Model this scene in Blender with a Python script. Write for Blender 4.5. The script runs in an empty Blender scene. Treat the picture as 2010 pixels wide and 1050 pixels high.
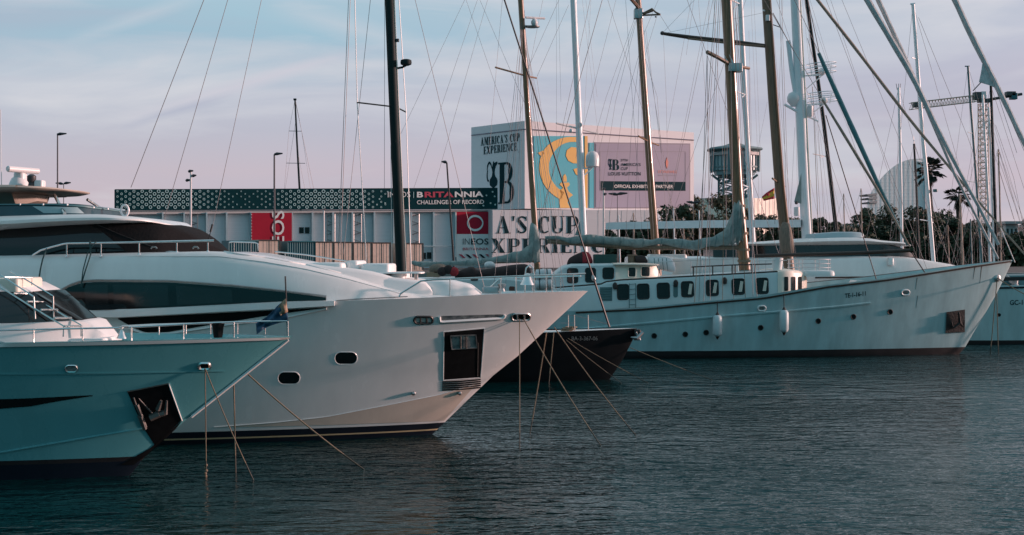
import bpy, bmesh, math, random
from mathutils import Vector, Matrix
from mathutils.bvhtree import BVHTree
random.seed(7)
F, H, CX, HY = 2618.0, 4.9, 1005.0, 500.0      # focal length in photo pixels, eye height, principal column, horizon row
SC = bpy.context.scene
COL = SC.collection
CAM = Vector((0, 0, H))

def P(px, py, Y):
    return Vector(((px-CX)*Y/F, Y, H-(py-HY)*Y/F))
def S(px, Y):                                    # size of px photo pixels at distance Y
    return px*Y/F
def lerp(a, b, t): return a+(b-a)*t
def interp(pts, x):
    if x <= pts[0][0]: return pts[0][1]
    for (x0, y0), (x1, y1) in zip(pts, pts[1:]):
        if x <= x1: return y0+(y1-y0)*(x-x0)/max(1e-9, x1-x0)
    return pts[-1][1]
def interp_ex(pts, x):
    if x <= pts[0][0]: (x0, y0), (x1, y1) = pts[0], pts[1]
    elif x >= pts[-1][0]: (x0, y0), (x1, y1) = pts[-2], pts[-1]
    else: return interp(pts, x)
    return y0+(y1-y0)*(x-x0)/max(1e-9, x1-x0)
def resample(pts, n):
    pts = [Vector(p) for p in pts]
    L = [0.0]
    for a, b in zip(pts, pts[1:]): L.append(L[-1]+(b-a).length)
    out = []
    for i in range(n):
        s = L[-1]*i/(n-1); k = 0
        while k < len(L)-2 and L[k+1] < s: k += 1
        t = (s-L[k])/max(1e-9, L[k+1]-L[k]); out.append(pts[k].lerp(pts[k+1], t))
    return out
def smoothpts(pts, n=4):                          # Catmull-Rom through tuples
    out = []
    for i in range(len(pts)-1):
        p0 = pts[max(0, i-1)]; p1 = pts[i]; p2 = pts[i+1]; p3 = pts[min(len(pts)-1, i+2)]
        for k in range(n):
            t = k/n
            out.append(tuple(.5*((2*b)+(-a+c)*t+(2*a-5*b+4*c-d)*t*t+(-a+3*b-3*c+d)*t**3) for a, b, c, d in zip(p0, p1, p2, p3)))
    out.append(tuple(pts[-1])); return out

# ------------------------------------------------------------------ materials
MATS = {}
def mat(name, color, rough=.5, metal=0., var=.0, vscale=3., bump=0., bscale=20., coat=0., spec=None, stretch=(1, 1, 1), col2=None, alpha=None, trans=0.):
    m = bpy.data.materials.new(name); m.use_nodes = True
    nt = m.node_tree; b = nt.nodes['Principled BSDF']
    b.inputs['Base Color'].default_value = (*color, 1); b.inputs['Roughness'].default_value = rough
    b.inputs['Metallic'].default_value = metal; b.inputs['Coat Weight'].default_value = coat
    if spec is not None: b.inputs['Specular IOR Level'].default_value = spec
    if trans: b.inputs['Transmission Weight'].default_value = trans
    if alpha is not None: b.inputs['Alpha'].default_value = alpha
    if var or bump:
        tc = nt.nodes.new('ShaderNodeTexCoord'); mp = nt.nodes.new('ShaderNodeMapping'); mp.inputs['Scale'].default_value = stretch
        nt.links.new(tc.outputs['Object'], mp.inputs[0])
    if var:
        n = nt.nodes.new('ShaderNodeTexNoise'); n.inputs['Scale'].default_value = vscale; n.inputs['Detail'].default_value = 6; n.inputs['Roughness'].default_value = .6
        nt.links.new(mp.outputs[0], n.inputs['Vector'])
        r = nt.nodes.new('ShaderNodeValToRGB'); r.color_ramp.elements[0].position = .3; r.color_ramp.elements[1].position = .7
        c2 = col2 or tuple(c*(1-var) for c in color)
        r.color_ramp.elements[0].color = (*c2, 1); r.color_ramp.elements[1].color = (*color, 1)
        nt.links.new(n.outputs['Fac'], r.inputs[0]); nt.links.new(r.outputs[0], b.inputs['Base Color'])
        rr = nt.nodes.new('ShaderNodeMapRange'); rr.inputs['To Min'].default_value = max(0, rough-.08); rr.inputs['To Max'].default_value = min(1, rough+.1)
        nt.links.new(n.outputs['Fac'], rr.inputs['Value']); nt.links.new(rr.outputs[0], b.inputs['Roughness'])
    if bump:
        n2 = nt.nodes.new('ShaderNodeTexNoise'); n2.inputs['Scale'].default_value = bscale; n2.inputs['Detail'].default_value = 4
        nt.links.new(mp.outputs[0], n2.inputs['Vector'])
        bp = nt.nodes.new('ShaderNodeBump'); bp.inputs['Strength'].default_value = bump; bp.inputs['Distance'].default_value = .05
        nt.links.new(n2.outputs['Fac'], bp.inputs['Height']); nt.links.new(bp.outputs[0], b.inputs['Normal'])
    MATS[name] = m; return m
M = MATS
mat('gelcoat', (.80, .80, .79), .24, var=.09, vscale=1.3, stretch=(1.4, 1.4, .3), coat=.35, bump=.06, bscale=1.1)
mat('gelcoat_near_shade', (.13, .39, .42), .27, var=.10, vscale=1.2, stretch=(1.4, 1.4, .3), coat=.3, bump=.05, bscale=1.1)  # white hull with its deep teal shade put into the colour
mat('bilge_bounce', (.66, .56, .48), .4, var=.12, vscale=1.5, stretch=(1.4, 1.4, .3))  # warm light thrown up by the water, put into the colour
mat('gelcoat_flat', (.80, .79, .78), .42, var=.05, vscale=1.5)
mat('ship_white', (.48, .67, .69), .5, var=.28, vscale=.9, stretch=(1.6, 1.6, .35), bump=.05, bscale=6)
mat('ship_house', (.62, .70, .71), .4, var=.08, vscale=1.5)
mat('cream_paint', (.80, .72, .62), .4, var=.06, vscale=2)
mat('navy', (.008, .014, .024), .5, spec=.2, var=.2, vscale=2)
mat('gold_line', (.55, .42, .25), .4)
mat('boot_black', (.02, .016, .018), .55, var=.4, vscale=3)
mat('hull_black', (.006, .008, .010), .4, var=.2, vscale=1.5, spec=.15)
mat('black_glass', (.006, .008, .009), .08, var=.0, spec=.5)
mat('window_glass', (.015, .02, .022), .1, var=.5, vscale=1.3, spec=.6)
mat('cover_black', (.014, .014, .015), .9, spec=.1, var=.3, vscale=3, bump=.3, bscale=14)
mat('teal_glass', (.02, .07, .09), .1, var=.3, vscale=1.2)
mat('chrome', (.75, .75, .74), .16, metal=1., var=.15, vscale=8)
mat('steel_dull', (.45, .45, .45), .38, metal=1., var=.3, vscale=6)
mat('anchor_steel', (.16, .15, .14), .55, metal=.4, var=.4, vscale=9)
mat('pocket', (.007, .008, .009), .5, spec=.15, var=.5, vscale=6)
mat('rope_wet', (.05, .045, .03), .6, var=.5, vscale=20)
mat('rope', (.30, .22, .15), .85, var=.45, vscale=30, bump=.5, bscale=60)
mat('rope_dark', (.015, .06, .065), .8, var=.3, vscale=20)
mat('wood_mast', (.31, .155, .075), .28, var=.55, vscale=3, stretch=(6, 6, .35), coat=.25)
mat('wood_grey', (.25, .155, .10), .5, var=.5, vscale=3, stretch=(6, 6, .3))
mat('wood_rail', (.055, .03, .022), .5, var=.4, vscale=4)
mat('teak', (.34, .22, .14), .6, var=.3, vscale=4, stretch=(1, 8, 1))
mat('mast_black', (.004, .018, .020), .6, var=.2, vscale=2, spec=.2)
mat('mast_white', (.76, .81, .84), .35, var=.1, vscale=2)
mat('mast_teal', (.07, .17, .19), .4, var=.15, vscale=2)
mat('wire', (.20, .19, .195), .5, metal=.2)
mat('wire_black', (.012, .012, .013), .5)
mat('wire_white', (.8, .76, .74), .4)
mat('canvas_grey', (.31, .37, .36), .9, var=.4, vscale=3., bump=1., bscale=3.5, stretch=(1.6, 1, 1))
mat('canvas_tan', (.26, .20, .16), .85, var=.4, vscale=6, bump=.6, bscale=8, stretch=(3, 3, .4))
mat('canvas_brown', (.045, .028, .028), .85, var=.4, vscale=4, bump=.5, bscale=9)
mat('furled_sail', (.64, .66, .67), .8, var=.4, vscale=5, bump=.6, bscale=12, stretch=(1, 1, .5))
mat('furled_tan', (.46, .34, .27), .8, var=.4, vscale=6, bump=.5, bscale=14)
mat('furled_teal', (.10, .27, .30), .8, var=.3, vscale=5, bump=.4, bscale=12)
mat('red_cloth', (.42, .03, .04), .8, var=.25, vscale=5, bump=.4, bscale=12)
mat('green_box', (.012, .06, .05), .55, var=.2, vscale=3)
mat('fender_skin', (.62, .70, .72), .45, var=.15, vscale=4)
mat('dark_plate', (.025, .024, .024), .6, var=.5, vscale=6, bump=.4, bscale=14)
mat('louvre_teal', (.10, .19, .20), .5)
mat('grey_lens', (.62, .55, .51), .4, var=.2, vscale=4)
mat('lens_strip', (.10, .13, .15), .12, metal=.6, var=.8, vscale=5, col2=(.7, .68, .66))
mat('banner_green', (.002, .040, .048), .8, spec=.1, var=.15, vscale=.4)
mat('ring_ink', (.42, .62, .62), .7)
mat('white_ink', (.75, .74, .73), .6)
mat('red_ink', (.5, .05, .09), .6)
mat('banner_red', (.42, .022, .045), .8, spec=.1, var=.15, vscale=.5, bump=.15, bscale=2)
mat('dark_ink', (.006, .032, .040), .85, spec=.1)
mat('hangar_panel', (.80, .74, .76), .6, var=.08, vscale=.4, bump=.15, bscale=1.2, stretch=(.3, .3, 14))
mat('hangar_column', (.36, .48, .52), .5, var=.12, vscale=1)
mat('hangar_trim', (.62, .58, .58), .5, var=.1, vscale=1)
mat('facade_white', (.68, .66, .68), .6, var=.06, vscale=.3, bump=.06, bscale=1, stretch=(1, 1, 6))
mat('poster_teal', (.025, .38, .47), .6, var=.08, vscale=.5)
mat('poster_gold', (.72, .40, .09), .6, var=.08, vscale=.5)
mat('poster_lilac', (.25, .235, .32), .6, var=.05, vscale=.5)
mat('poster_frame', (.20, .19, .24), .6)
mat('orange_ink', (.62, .16, .10), .6)
mat('container_beige', (.58, .45, .38), .6, var=.25, vscale=1.5)
mat('container_teal', (.012, .12, .15), .55, var=.25, vscale=1.5)
mat('container_seam', (.05, .045, .045), .7)
mat('concrete', (.28, .27, .26), .9, var=.3, vscale=.5, bump=.2, bscale=4)
mat('asphalt', (.06, .06, .062), .9, var=.3, vscale=.6)
mat('lamp_grey', (.10, .10, .11), .5, var=.2, vscale=3)
mat('pole_white', (.7, .66, .66), .45, var=.1, vscale=2)
mat('lamp_head', (.035, .035, .04), .5)
mat('tower_steel', (.15, .25, .27), .6, var=.3, vscale=.3)
mat('tower_glass', (.32, .45, .48), .35, var=.3, vscale=.25)
mat('tower_pale', (.45, .42, .42), .6, var=.2, vscale=.4)
mat('crane_paint', (.74, .58, .48), .6, var=.25, vscale=1)
mat('crane_dark', (.05, .05, .05), .6)
mat('bark', (.075, .055, .042), .9, var=.5, vscale=2, bump=.6, bscale=8)
mat('palm_leaf', (.028, .045, .030), .6, var=.5, vscale=2)
mat('flag_red', (.50, .025, .04), .7)
mat('flag_yellow', (.72, .42, .05), .7)
mat('flag_blue', (.025, .09, .17), .7, var=.3, vscale=6)
mat('house_white', (.55, .55, .56), .7, var=.1, vscale=.5)
mat('radome', (.72, .70, .71), .35, var=.04, vscale=2)
mat('hotel_glass', (.74, .80, .82), .5, var=.12, vscale=.02)
mat('sun_glint', (.95, .85, .72), .35, metal=.2, var=.35, vscale=.35, bump=.5, bscale=.8)  # flash of low sun put into a bright pale base colour
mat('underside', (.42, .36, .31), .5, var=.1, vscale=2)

def leaf_mat(name, c1, c2):
    m = mat(name, c1, .7); nt = m.node_tree; b = nt.nodes['Principled BSDF']
    g = nt.nodes.new('ShaderNodeNewGeometry'); r = nt.nodes.new('ShaderNodeValToRGB')
    r.color_ramp.elements[0].color = (*c1, 1); r.color_ramp.elements[1].color = (*c2, 1)
    nt.links.new(g.outputs['Random Per Island'], r.inputs[0]); nt.links.new(r.outputs[0], b.inputs['Base Color'])
leaf_mat('leaves_dark', (.018, .030, .016), (.055, .065, .030))
leaf_mat('leaves_olive', (.030, .036, .018), (.085, .080, .038))

# ------------------------------------------------------------------ mesh builder
class MB:
    def __init__(s): s.v = []; s.f = []; s.m = []; s.k = 0
    def add(s, p): s.v.append(Vector(p)); return len(s.v)-1
    def face(s, idx, m=None): s.f.append(tuple(idx)); s.m.append(s.k if m is None else m)
    def poly(s, pts): s.face([s.add(p) for p in pts])
    def grid(s, rows, cu=False, cv=False, mats=None):
        n = len(rows[0]); R = len(rows); ids = [[s.add(p) for p in r] for r in rows]
        for i in range(R if cu else R-1):
            for j in range(n if cv else n-1):
                a, b, c, d = ids[i][j], ids[i][(j+1) % n], ids[(i+1) % R][(j+1) % n], ids[(i+1) % R][j]
                s.face((a, b, c, d), mats[i] if mats else None)
        return ids
    def tube(s, pts, r, n=6, caps=True, closed=False):
        pts = [Vector(p) for p in pts]; N = len(pts)
        rs = r if isinstance(r, (list, tuple)) else [r]*N
        rings = []; up = None
        for i, p in enumerate(pts):
            if closed: d = pts[(i+1) % N]-pts[i-1]
            else: d = pts[min(i+1, N-1)]-pts[max(i-1, 0)]
            if d.length < 1e-9: d = Vector((0, 0, 1))
            d.normalize()
            if up is None:
                up = Vector((0, 1, 0)) if abs(d.y) < .9 else Vector((1, 0, 0))
            a = d.cross(up)
            if a.length < 1e-6: a = d.orthogonal()
            a.normalize(); b = d.cross(a); up = -b if False else a.cross(d)
            rings.append([p+(a*math.cos(2*math.pi*k/n)+b*math.sin(2*math.pi*k/n))*rs[i] for k in range(n)])
        ids = s.grid(rings, cu=closed, cv=True)
        if caps and not closed: s.face(ids[0]); s.face(list(reversed(ids[-1])))
    def box(s, c, size, R=None):
        c = Vector(c); hx, hy, hz = [a/2 for a in size]
        ps = [Vector((x, y, z)) for x in (-hx, hx) for y in (-hy, hy) for z in (-hz, hz)]
        if R is not None: ps = [R @ p for p in ps]
        i = [s.add(c+p) for p in ps]
        for q in ((0, 1, 3, 2), (4, 6, 7, 5), (0, 4, 5, 1), (2, 3, 7, 6), (0, 2, 6, 4), (1, 5, 7, 3)): s.face([i[k] for k in q])
    def rbox(s, c, size, r=.08, R=None, n=3):           # box with rounded vertical and top edges
        c = Vector(c); hx, hy, hz = [a/2 for a in size]; r = min(r, hx*.95, hy*.95)
        def ring(ins, z):
            o = []
            for (sx, sy, a0) in ((1, 1, 0), (-1, 1, 90), (-1, -1, 180), (1, -1, 270)):
                for k in range(n+1):
                    a = math.radians(a0+90*k/n)
                    o.append(Vector((sx*(hx-r)+(r-ins)*math.cos(a), sy*(hy-r)+(r-ins)*math.sin(a), z)))
            return o
        rt = min(r*.7, hz)
        rings = [ring(0, -hz), ring(0, hz-rt), ring(rt*.3, hz-rt*.3), ring(rt*.9, hz)]
        if R is not None: rings = [[R @ p for p in q] for q in rings]
        ids = s.grid([[c+p for p in q] for q in rings], cv=True)
        s.face(list(reversed(ids[0]))); s.face(ids[-1])
    def prism(s, poly, vec):
        vec = Vector(vec); n = len(poly); a = [s.add(p) for p in poly]; b = [s.add(Vector(p)+vec) for p in poly]
        s.face(a); s.face(list(reversed(b)))
        for i in range(n): s.face((a[i], b[i], b[(i+1) % n], a[(i+1) % n]))
    def lathe(s, base, prof, n=14, axis=(0, 0, 1)):
        base = Vector(base); ax = Vector(axis).normalized(); a = ax.orthogonal().normalized(); b = ax.cross(a)
        rows = [[base+ax*z+(a*math.cos(2*math.pi*k/n)+b*math.sin(2*math.pi*k/n))*r for k in range(n)] for r, z in prof]
        ids = s.grid(rows, cv=True)
        if prof[0][0] > 1e-4: s.face(list(reversed(ids[0])))
        if prof[-1][0] > 1e-4: s.face(ids[-1])
    def ball(s, c, r, n=12, sq=(1, 1, 1)):
        c = Vector(c); rows = []
        for i in range(n//2+1):
            t = math.pi*i/(n//2); rr = max(1e-4, math.sin(t))
            rows.append([c+Vector((rr*math.cos(2*math.pi*k/n)*r*sq[0], rr*math.sin(2*math.pi*k/n)*r*sq[1], -math.cos(t)*r*sq[2])) for k in range(n)])
        s.grid(rows, cv=True)
    def build(s, name, mats, parent=None, angle=38, smooth=True):
        if not isinstance(mats, (list, tuple)): mats = [mats]
        o0 = wloc(parent) if parent else (base_of(s.v) if s.v else Vector())
        me = bpy.data.meshes.new(name)
        me.from_pydata([tuple(p-o0) for p in s.v], [], s.f)
        for m in mats: me.materials.append(M[m])
        for p, k in zip(me.polygons, s.m): p.material_index = k; p.use_smooth = smooth
        bm = bmesh.new(); bm.from_mesh(me)
        bmesh.ops.remove_doubles(bm, verts=bm.verts, dist=1e-5)
        bmesh.ops.recalc_face_normals(bm, faces=bm.faces); bm.to_mesh(me); bm.free()
        if smooth: me.set_sharp_from_angle(angle=math.radians(angle))
        me.update()
        o = bpy.data.objects.new(name, me); COL.objects.link(o)
        if parent: o.parent = parent
        else: o.location = o0
        return o
def base_of(vs):
    return Vector(((min(p.x for p in vs)+max(p.x for p in vs))/2, (min(p.y for p in vs)+max(p.y for p in vs))/2, min(p.z for p in vs)))
def wloc(o):
    v = Vector()
    while o: v += Vector(o.location); o = o.parent
    return v
def thing(name, label, cat, loc, group=None):
    o = bpy.data.objects.new(name, None); o.empty_display_size = .3; COL.objects.link(o); o.location = loc
    return tag(o, label, cat, group)
def tag(o, label, cat, group=None):
    o['label'] = label; o['category'] = cat
    if group: o['group'] = group
    return o
def struct(o, kind='structure'): o['kind'] = kind; return o
def bvh_of(*obs):
    vs, fs = [], []
    for o in obs:
        w = wloc(o); k = len(vs)
        vs += [Vector(v.co)+w for v in o.data.vertices]; fs += [[i+k for i in p.vertices] for p in o.data.polygons]
    return BVHTree.FromPolygons(vs, fs)
def hit(bv, px, py, off=.0, Y=None):
    d = (P(px, py, 1)-CAM).normalized(); l, n, i, dist = bv.ray_cast(CAM, d)
    if l is None: return P(px, py, Y) if Y else None
    if n.dot(d) > 0: n = -n
    return l+n*off
def hits(bv, pts, off=0., Y=None):
    out = [hit(bv, x, y, off, Y) for x, y in pts]
    return [p for p in out if p is not None]
# conforming raised panel: closed outline in photo pixels around its own centre
def ring_px(cx, cy, w, h, r=None, rot=0, n=5):
    r = min(w, h)/2 if r is None else r; o = []
    for (sx, sy, a0) in ((1, 1, 0), (-1, 1, 90), (-1, -1, 180), (1, -1, 270)):
        for k in range(n+1):
            a = math.radians(a0+90*k/n); x = sx*(w/2-r)+r*math.cos(a); y = sy*(h/2-r)+r*math.sin(a)
            c, q = math.cos(math.radians(rot)), math.sin(math.radians(rot)); o.append((cx+x*c-y*q, cy+x*q+y*c))
    return o
def dens(poly, n):
    o = []
    for (x0, y0), (x1, y1) in zip(poly, poly[1:]+poly[:1]):
        for k in range(n): o.append((x0+(x1-x0)*k/n, y0+(y1-y0)*k/n))
    return o
def panel(bv, outline, name, m, parent, off=.012, rings=3, Y=None, back=.03):
    cx = sum(p[0] for p in outline)/len(outline); cy = sum(p[1] for p in outline)/len(outline); mb = MB(); rows = []
    for k in range(rings+1):
        t = max(.02, k/rings); rows.append([hit(bv, cx+(x-cx)*t, cy+(y-cy)*t, off, Y) for x, y in outline])
    if any(p is None for r in rows for p in r):
        print('panel miss', name, outline[:2]); rows = [[p for p in r] for r in rows]
        fb = next((p for r in rows for p in r if p is not None), None)
        if fb is None: return None
        rows = [[p if p is not None else P(cx+(x-cx)*max(.02, k/rings), cy+(y-cy)*max(.02, k/rings), fb.y) for p, (x, y) in zip(r, outline)] for k, r in enumerate(rows)]
    d = (CAM-rows[0][0]).normalized()
    rows.append([p-d*back for p in rows[-1]])
    ids = mb.grid(rows, cv=True); mb.face(ids[0])
    return mb.build(name, m, parent)
def rim(bv, outline, r, name, m, parent, off=.015, Y=None, n=5):
    mb = MB(); pts = hits(bv, outline, off, Y)
    if len(pts) < 4: print('rim miss', name); return None
    mb.tube(pts, r, n, closed=True); return mb.build(name, m, parent)
def strip(bv, top, bot, name, m, parent, n=24, k=3, off=.012, Y=None, back=.03):
    t = resample([(*p, 0) for p in top], n); b = resample([(*p, 0) for p in bot], n); rows = []
    for i in range(n):
        rows.append([hit(bv, lerp(t[i].x, b[i].x, j/k), lerp(t[i].y, b[i].y, j/k), off, Y) for j in range(k+1)])
    rows = [r for r in rows if all(p is not None for p in r)]
    if len(rows) < 2: print('strip miss', name); return None
    rr = []
    for r in rows:
        d = (CAM-r[0]).normalized()*back; rr.append([r[0]-d]+r+[r[-1]-d])
    mb = MB(); ids = mb.grid(rr); mb.face(ids[0]); mb.face(list(reversed(ids[-1])))
    return mb.build(name, m, parent)
def line_on(bv, pts, r, name, m, parent, off=.01, n=30, Y=None, sides=5):
    q = resample([(*p, 0) for p in pts], n); w = hits(bv, [(p.x, p.y) for p in q], off, Y)
    if len(w) < 2: print('line miss', name); return None
    mb = MB(); mb.tube(w, r, sides); return mb.build(name, m, parent)
def wire(parent, a, b, r, name='stay', m='wire', sag=0., n=2, sides=5):
    mb = MB(); a = Vector(a); b = Vector(b)
    if sag: n = max(n, 10)
    pts = [a.lerp(b, i/(n-1))-Vector((0, 0, 4*sag*(i/(n-1))*(1-i/(n-1)))) for i in range(n)]
    mb.tube(pts, r, sides); return mb.build(name, m, parent)
def rod(parent, pts, r, name, m, sides=7):
    mb = MB(); mb.tube(pts, r, sides); return mb.build(name, m, parent)

# ------------------------------------------------------------------ hulls
def hull(parent, Yc, xs, stem, sheer, B, um=.45, pd=2.4, pw=1.7, q=.85, fixed=(-.6, -.2, 0.), bands=None, n=60, nk=12, wl=.86,
         bulwark=.35, cap=.10, m='gelcoat', capm=None, deckm='gelcoat_flat', flare=1.0, name='hull', tr=.7, sheer_abs=None):
    """stem: [(x,z)] rising; sheer: [(px,py)] of the near deck edge in the photo; bands: [(ztop, material)] below the topsides."""
    stem = sorted(stem, key=lambda a: a[1]); sz = [(z, x) for x, z in stem]; xt = stem[-1][0]; zt = stem[-1][1]
    def half(u, t):
        p = lerp(pw, pd, max(0, min(1, t))**flare); s_ = max(0, (u-um)/(1-um)); w = (1-s_**p)**q if s_ < 1 else 0
        if u < um*.6: w *= 1-(1-tr)*((um*.6-u)/(um*.6))**2
        pr = lerp(wl, 1, max(0, min(1, t))); pr *= 1 if t >= 0 else max(.3, 1+t*.9)
        return B*w*pr
    def zsh(u):
        if sheer_abs: return interp(sheer_abs, u)
        b = half(u, 1); x = xs+(xt-xs)*u
        return H-(interp_ex(sheer, CX+x*F/(Yc-b))-HY)*(Yc-b)/F
    us = [1-(1-i/n)**1.7 for i in range(n+1)]
    rows = {1: [], -1: []}; ml = []
    names = [m]; zb = list(fixed)
    for u in us:
        zs = zsh(u) if u < 1 else zt
        z = zb+[lerp(zb[-1], zs, (k+1)/nk) for k in range(nk)]
        for sd in (1, -1):
            r = []
            for zz in z:
                t = zz/zs; xx = xs+(interp_ex(sz, zz)-xs)*u; r.append(Vector((xx, Yc-sd*half(u, t), zz)))
            b = max(0, half(u, 1)-cap); xx = xs+(xt-xs)*min(u, 1)-cap*.6*(u > .97); r.append(Vector((xx, Yc-sd*b, zs+.005)))
            zl = zs-bulwark; b2 = max(0, min(b-.01, half(u, zl/zs)-cap-.02)); x2 = xs+(interp_ex(sz, zl)-xs)*u-cap*1.2*(u > .9); r.append(Vector((x2, Yc-sd*b2, zl))); rows[sd].append(r)
    # material per row
    rm = []
    for j in range(len(zb)+nk-1):
        k = 0
        if bands and j < len(zb)-1:
            zmid = (zb[j]+zb[j+1])/2
            for zt_, nm in bands:
                if zmid < zt_:
                    if nm not in names: names.append(nm)
                    k = names.index(nm); break
        rm.append(k)
    if capm: names.append(capm); rm += [len(names)-1]
    else: rm += [0]
    rm += [0]
    mb = MB()
    for sd in (1, -1):
        R = rows[sd]; cols = [list(c) for c in zip(*R)]
        mb.grid(cols, mats=rm)
    # transom
    a = [p for p in rows[1][0][:-2]]; b = [p for p in rows[-1][0][:-2]]; mb.grid([a, b])
    ho = mb.build(name, names, parent, angle=50)
    db = MB(); db.grid([[r[-1] for r in rows[1]], [Vector((r[-1].x, Yc, r[-1].z+.06)) for r in rows[1]], [r[-1] for r in rows[-1]]])
    do = db.build('deck', deckm, parent)
    return ho, do, bvh_of(ho), lambda u: (xs+(xt-xs)*u, half(u, 1), zsh(u))
def house(parent, name, Yc, st, m, sect=((1, 0), (.97, .75), (.93, .92), (.82, 1.), (0, 1.05)), n=5, kt=.7, mats=None, angle=40):
    """st: (px, py_base, py_top, half_breadth) stations read off the photo"""
    ss = smoothpts([tuple(map(float, a)) for a in st], n) if n > 1 else st
    full = {1: [], -1: []}; rows = []
    for px, yb, yt, b in ss:
        b = max(.02, b); zb = H-(yb-HY)*(Yc-b)/F; zt = H-(yt-HY)*(Yc-kt*b)/F; x = (px-CX)*(Yc-b)/F
        near = [Vector((x, Yc-b*f, lerp(zb, zt, h))) for f, h in sect]; far = [Vector((x, Yc+b*f, lerp(zb, zt, h))) for f, h in reversed(sect) if f > 0]
        rows.append(near+far)
    mb = MB(); ids = mb.grid(rows, cv=True); mb.face(ids[0]); mb.face(list(reversed(ids[-1])))
    return mb.build(name, m, parent, angle=angle)
# ------------------------------------------------------------------ camera, sky, sun, water
cam = bpy.data.cameras.new('camera'); co = bpy.data.objects.new('camera', cam); COL.objects.link(co)
co.location = CAM; co.rotation_euler = (math.radians(90), 0, 0)
cam.sensor_width = 36; cam.lens = F/2010*36; cam.shift_y = -25/2010; cam.clip_end = 20000; cam.clip_start = .1
SC.camera = co
SC.view_settings.view_transform = 'Standard'; SC.view_settings.look = 'None'; SC.view_settings.exposure = 0; SC.view_settings.gamma = 1
try:
    SC.cycles.max_bounces = 6; SC.cycles.caustics_reflective = False; SC.cycles.caustics_refractive = False; SC.cycles.use_denoising = True
except Exception: pass

SUN_EL, SUN_AZ = math.radians(9), math.radians(8)       # azimuth from +X; negative = towards the camera side
sd = Vector((math.cos(SUN_EL)*math.cos(SUN_AZ), math.cos(SUN_EL)*math.sin(SUN_AZ), math.sin(SUN_EL)))
sl = bpy.data.lights.new('sun', 'SUN'); sl.energy = 4.6; sl.angle = math.radians(2.5); sl.color = (1, .63, .565)
so = bpy.data.objects.new('sun', sl); COL.objects.link(so); so.rotation_euler = (-sd).to_track_quat('-Z', 'Y').to_euler(); so.location = (60, -20, 40)

w = bpy.data.worlds.new('World'); SC.world = w; w.use_nodes = True; nt = w.node_tree; N = nt.nodes; L = nt.links
bg = N['Background']; bg.inputs['Strength'].default_value = .1
sky = N.new('ShaderNodeTexSky'); sky.sky_type = 'NISHITA'; sky.sun_disc = False; sky.sun_elevation = SUN_EL; sky.sun_rotation = math.pi/2-SUN_AZ
geo = N.new('ShaderNodeTexCoord'); sep = N.new('ShaderNodeSeparateXYZ'); L.new(geo.outputs['Generated'], sep.inputs[0])
def math_(op, a, b=None, c=None):
    n = N.new('ShaderNodeMath'); n.operation = op
    for i, x in enumerate((a, b, c)):
        if x is None: continue
        if isinstance(x, (int, float)): n.inputs[i].default_value = x
        else: L.new(x, n.inputs[i])
    return n.outputs[0]
def ramp(fac, els):
    r = N.new('ShaderNodeValToRGB'); e = r.color_ramp.elements
    while len(e) < len(els): e.new(.5)
    for k, (p, c) in enumerate(els): e[k].position = p; e[k].color = (*c, 1)
    L.new(fac, r.inputs[0]); return r.outputs[0]
def mixc(f, a, b):
    n = N.new('ShaderNodeMix'); n.data_type = 'RGBA'
    if isinstance(f, (int, float)): n.inputs[0].default_value = f
    else: L.new(f, n.inputs[0])
    for i, x in ((6, a), (7, b)):
        if isinstance(x, tuple): n.inputs[i].default_value = (*x, 1)
        else: L.new(x, n.inputs[i])
    return n.outputs[2]
z = sep.outputs['Z']
hi = math_('POWER', math_('MAXIMUM', z, 0.), .5)          # sqrt spreads the low sky
cool = ramp(hi, [(0, (.61, .49, .54)), (.16, (.58, .48, .55)), (.25, (.54, .485, .56)), (.30, (.49, .50, .595)), (.345, (.52, .57, .66)), (.40, (.30, .54, .66)), (.47, (.44, .60, .69)), (.62, (.42, .56, .62)), (1, (.08, .29, .35))])
warm = ramp(hi, [(0, (.68, .51, .52)), (.16, (.65, .49, .54)), (.25, (.60, .49, .57)), (.30, (.55, .50, .585)), (.345, (.51, .48, .59)), (.40, (.49, .51, .62)), (.47, (.50, .55, .64)), (.62, (.44, .56, .62)), (1, (.08, .29, .35))])
azf = N.new('ShaderNodeMapRange'); azf.inputs['From Min'].default_value = -.36; azf.inputs['From Max'].default_value = .42; L.new(sep.outputs['X'], azf.inputs[0])
base = mixc(azf.outputs[0], cool, warm)
# streaky thin cloud on the sky sphere
mp = N.new('ShaderNodeMapping'); mp.inputs['Scale'].default_value = (1.5, 1.5, 9); mp.inputs['Rotation'].default_value = (0, math.radians(-12), 0); L.new(geo.outputs['Generated'], mp.inputs[0])
n1 = N.new('ShaderNodeTexNoise'); n1.inputs['Scale'].default_value = 2.2; n1.inputs['Detail'].default_value = 7; n1.inputs['Roughness'].default_value = .55; n1.inputs['Distortion'].default_value = .6; L.new(mp.outputs[0], n1.inputs['Vector'])
c1 = N.new('ShaderNodeMapRange'); c1.inputs['From Min'].default_value = .46; c1.inputs['From Max'].default_value = .66; c1.inputs['To Max'].default_value = .8; L.new(n1.outputs['Fac'], c1.inputs[0])
base = mixc(c1.outputs[0], base, (.67, .67, .72))
n2 = N.new('ShaderNodeTexNoise'); n2.inputs['Scale'].default_value = 1.6; n2.inputs['Detail'].default_value = 5; n2.inputs['Distortion'].default_value = .4
mp2 = N.new('ShaderNodeMapping'); mp2.inputs['Scale'].default_value = (1.2, 1.2, 14); mp2.inputs['Location'].default_value = (3.1, .4, .9); L.new(geo.outputs['Generated'], mp2.inputs[0]); L.new(mp2.outputs[0], n2.inputs['Vector'])
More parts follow.
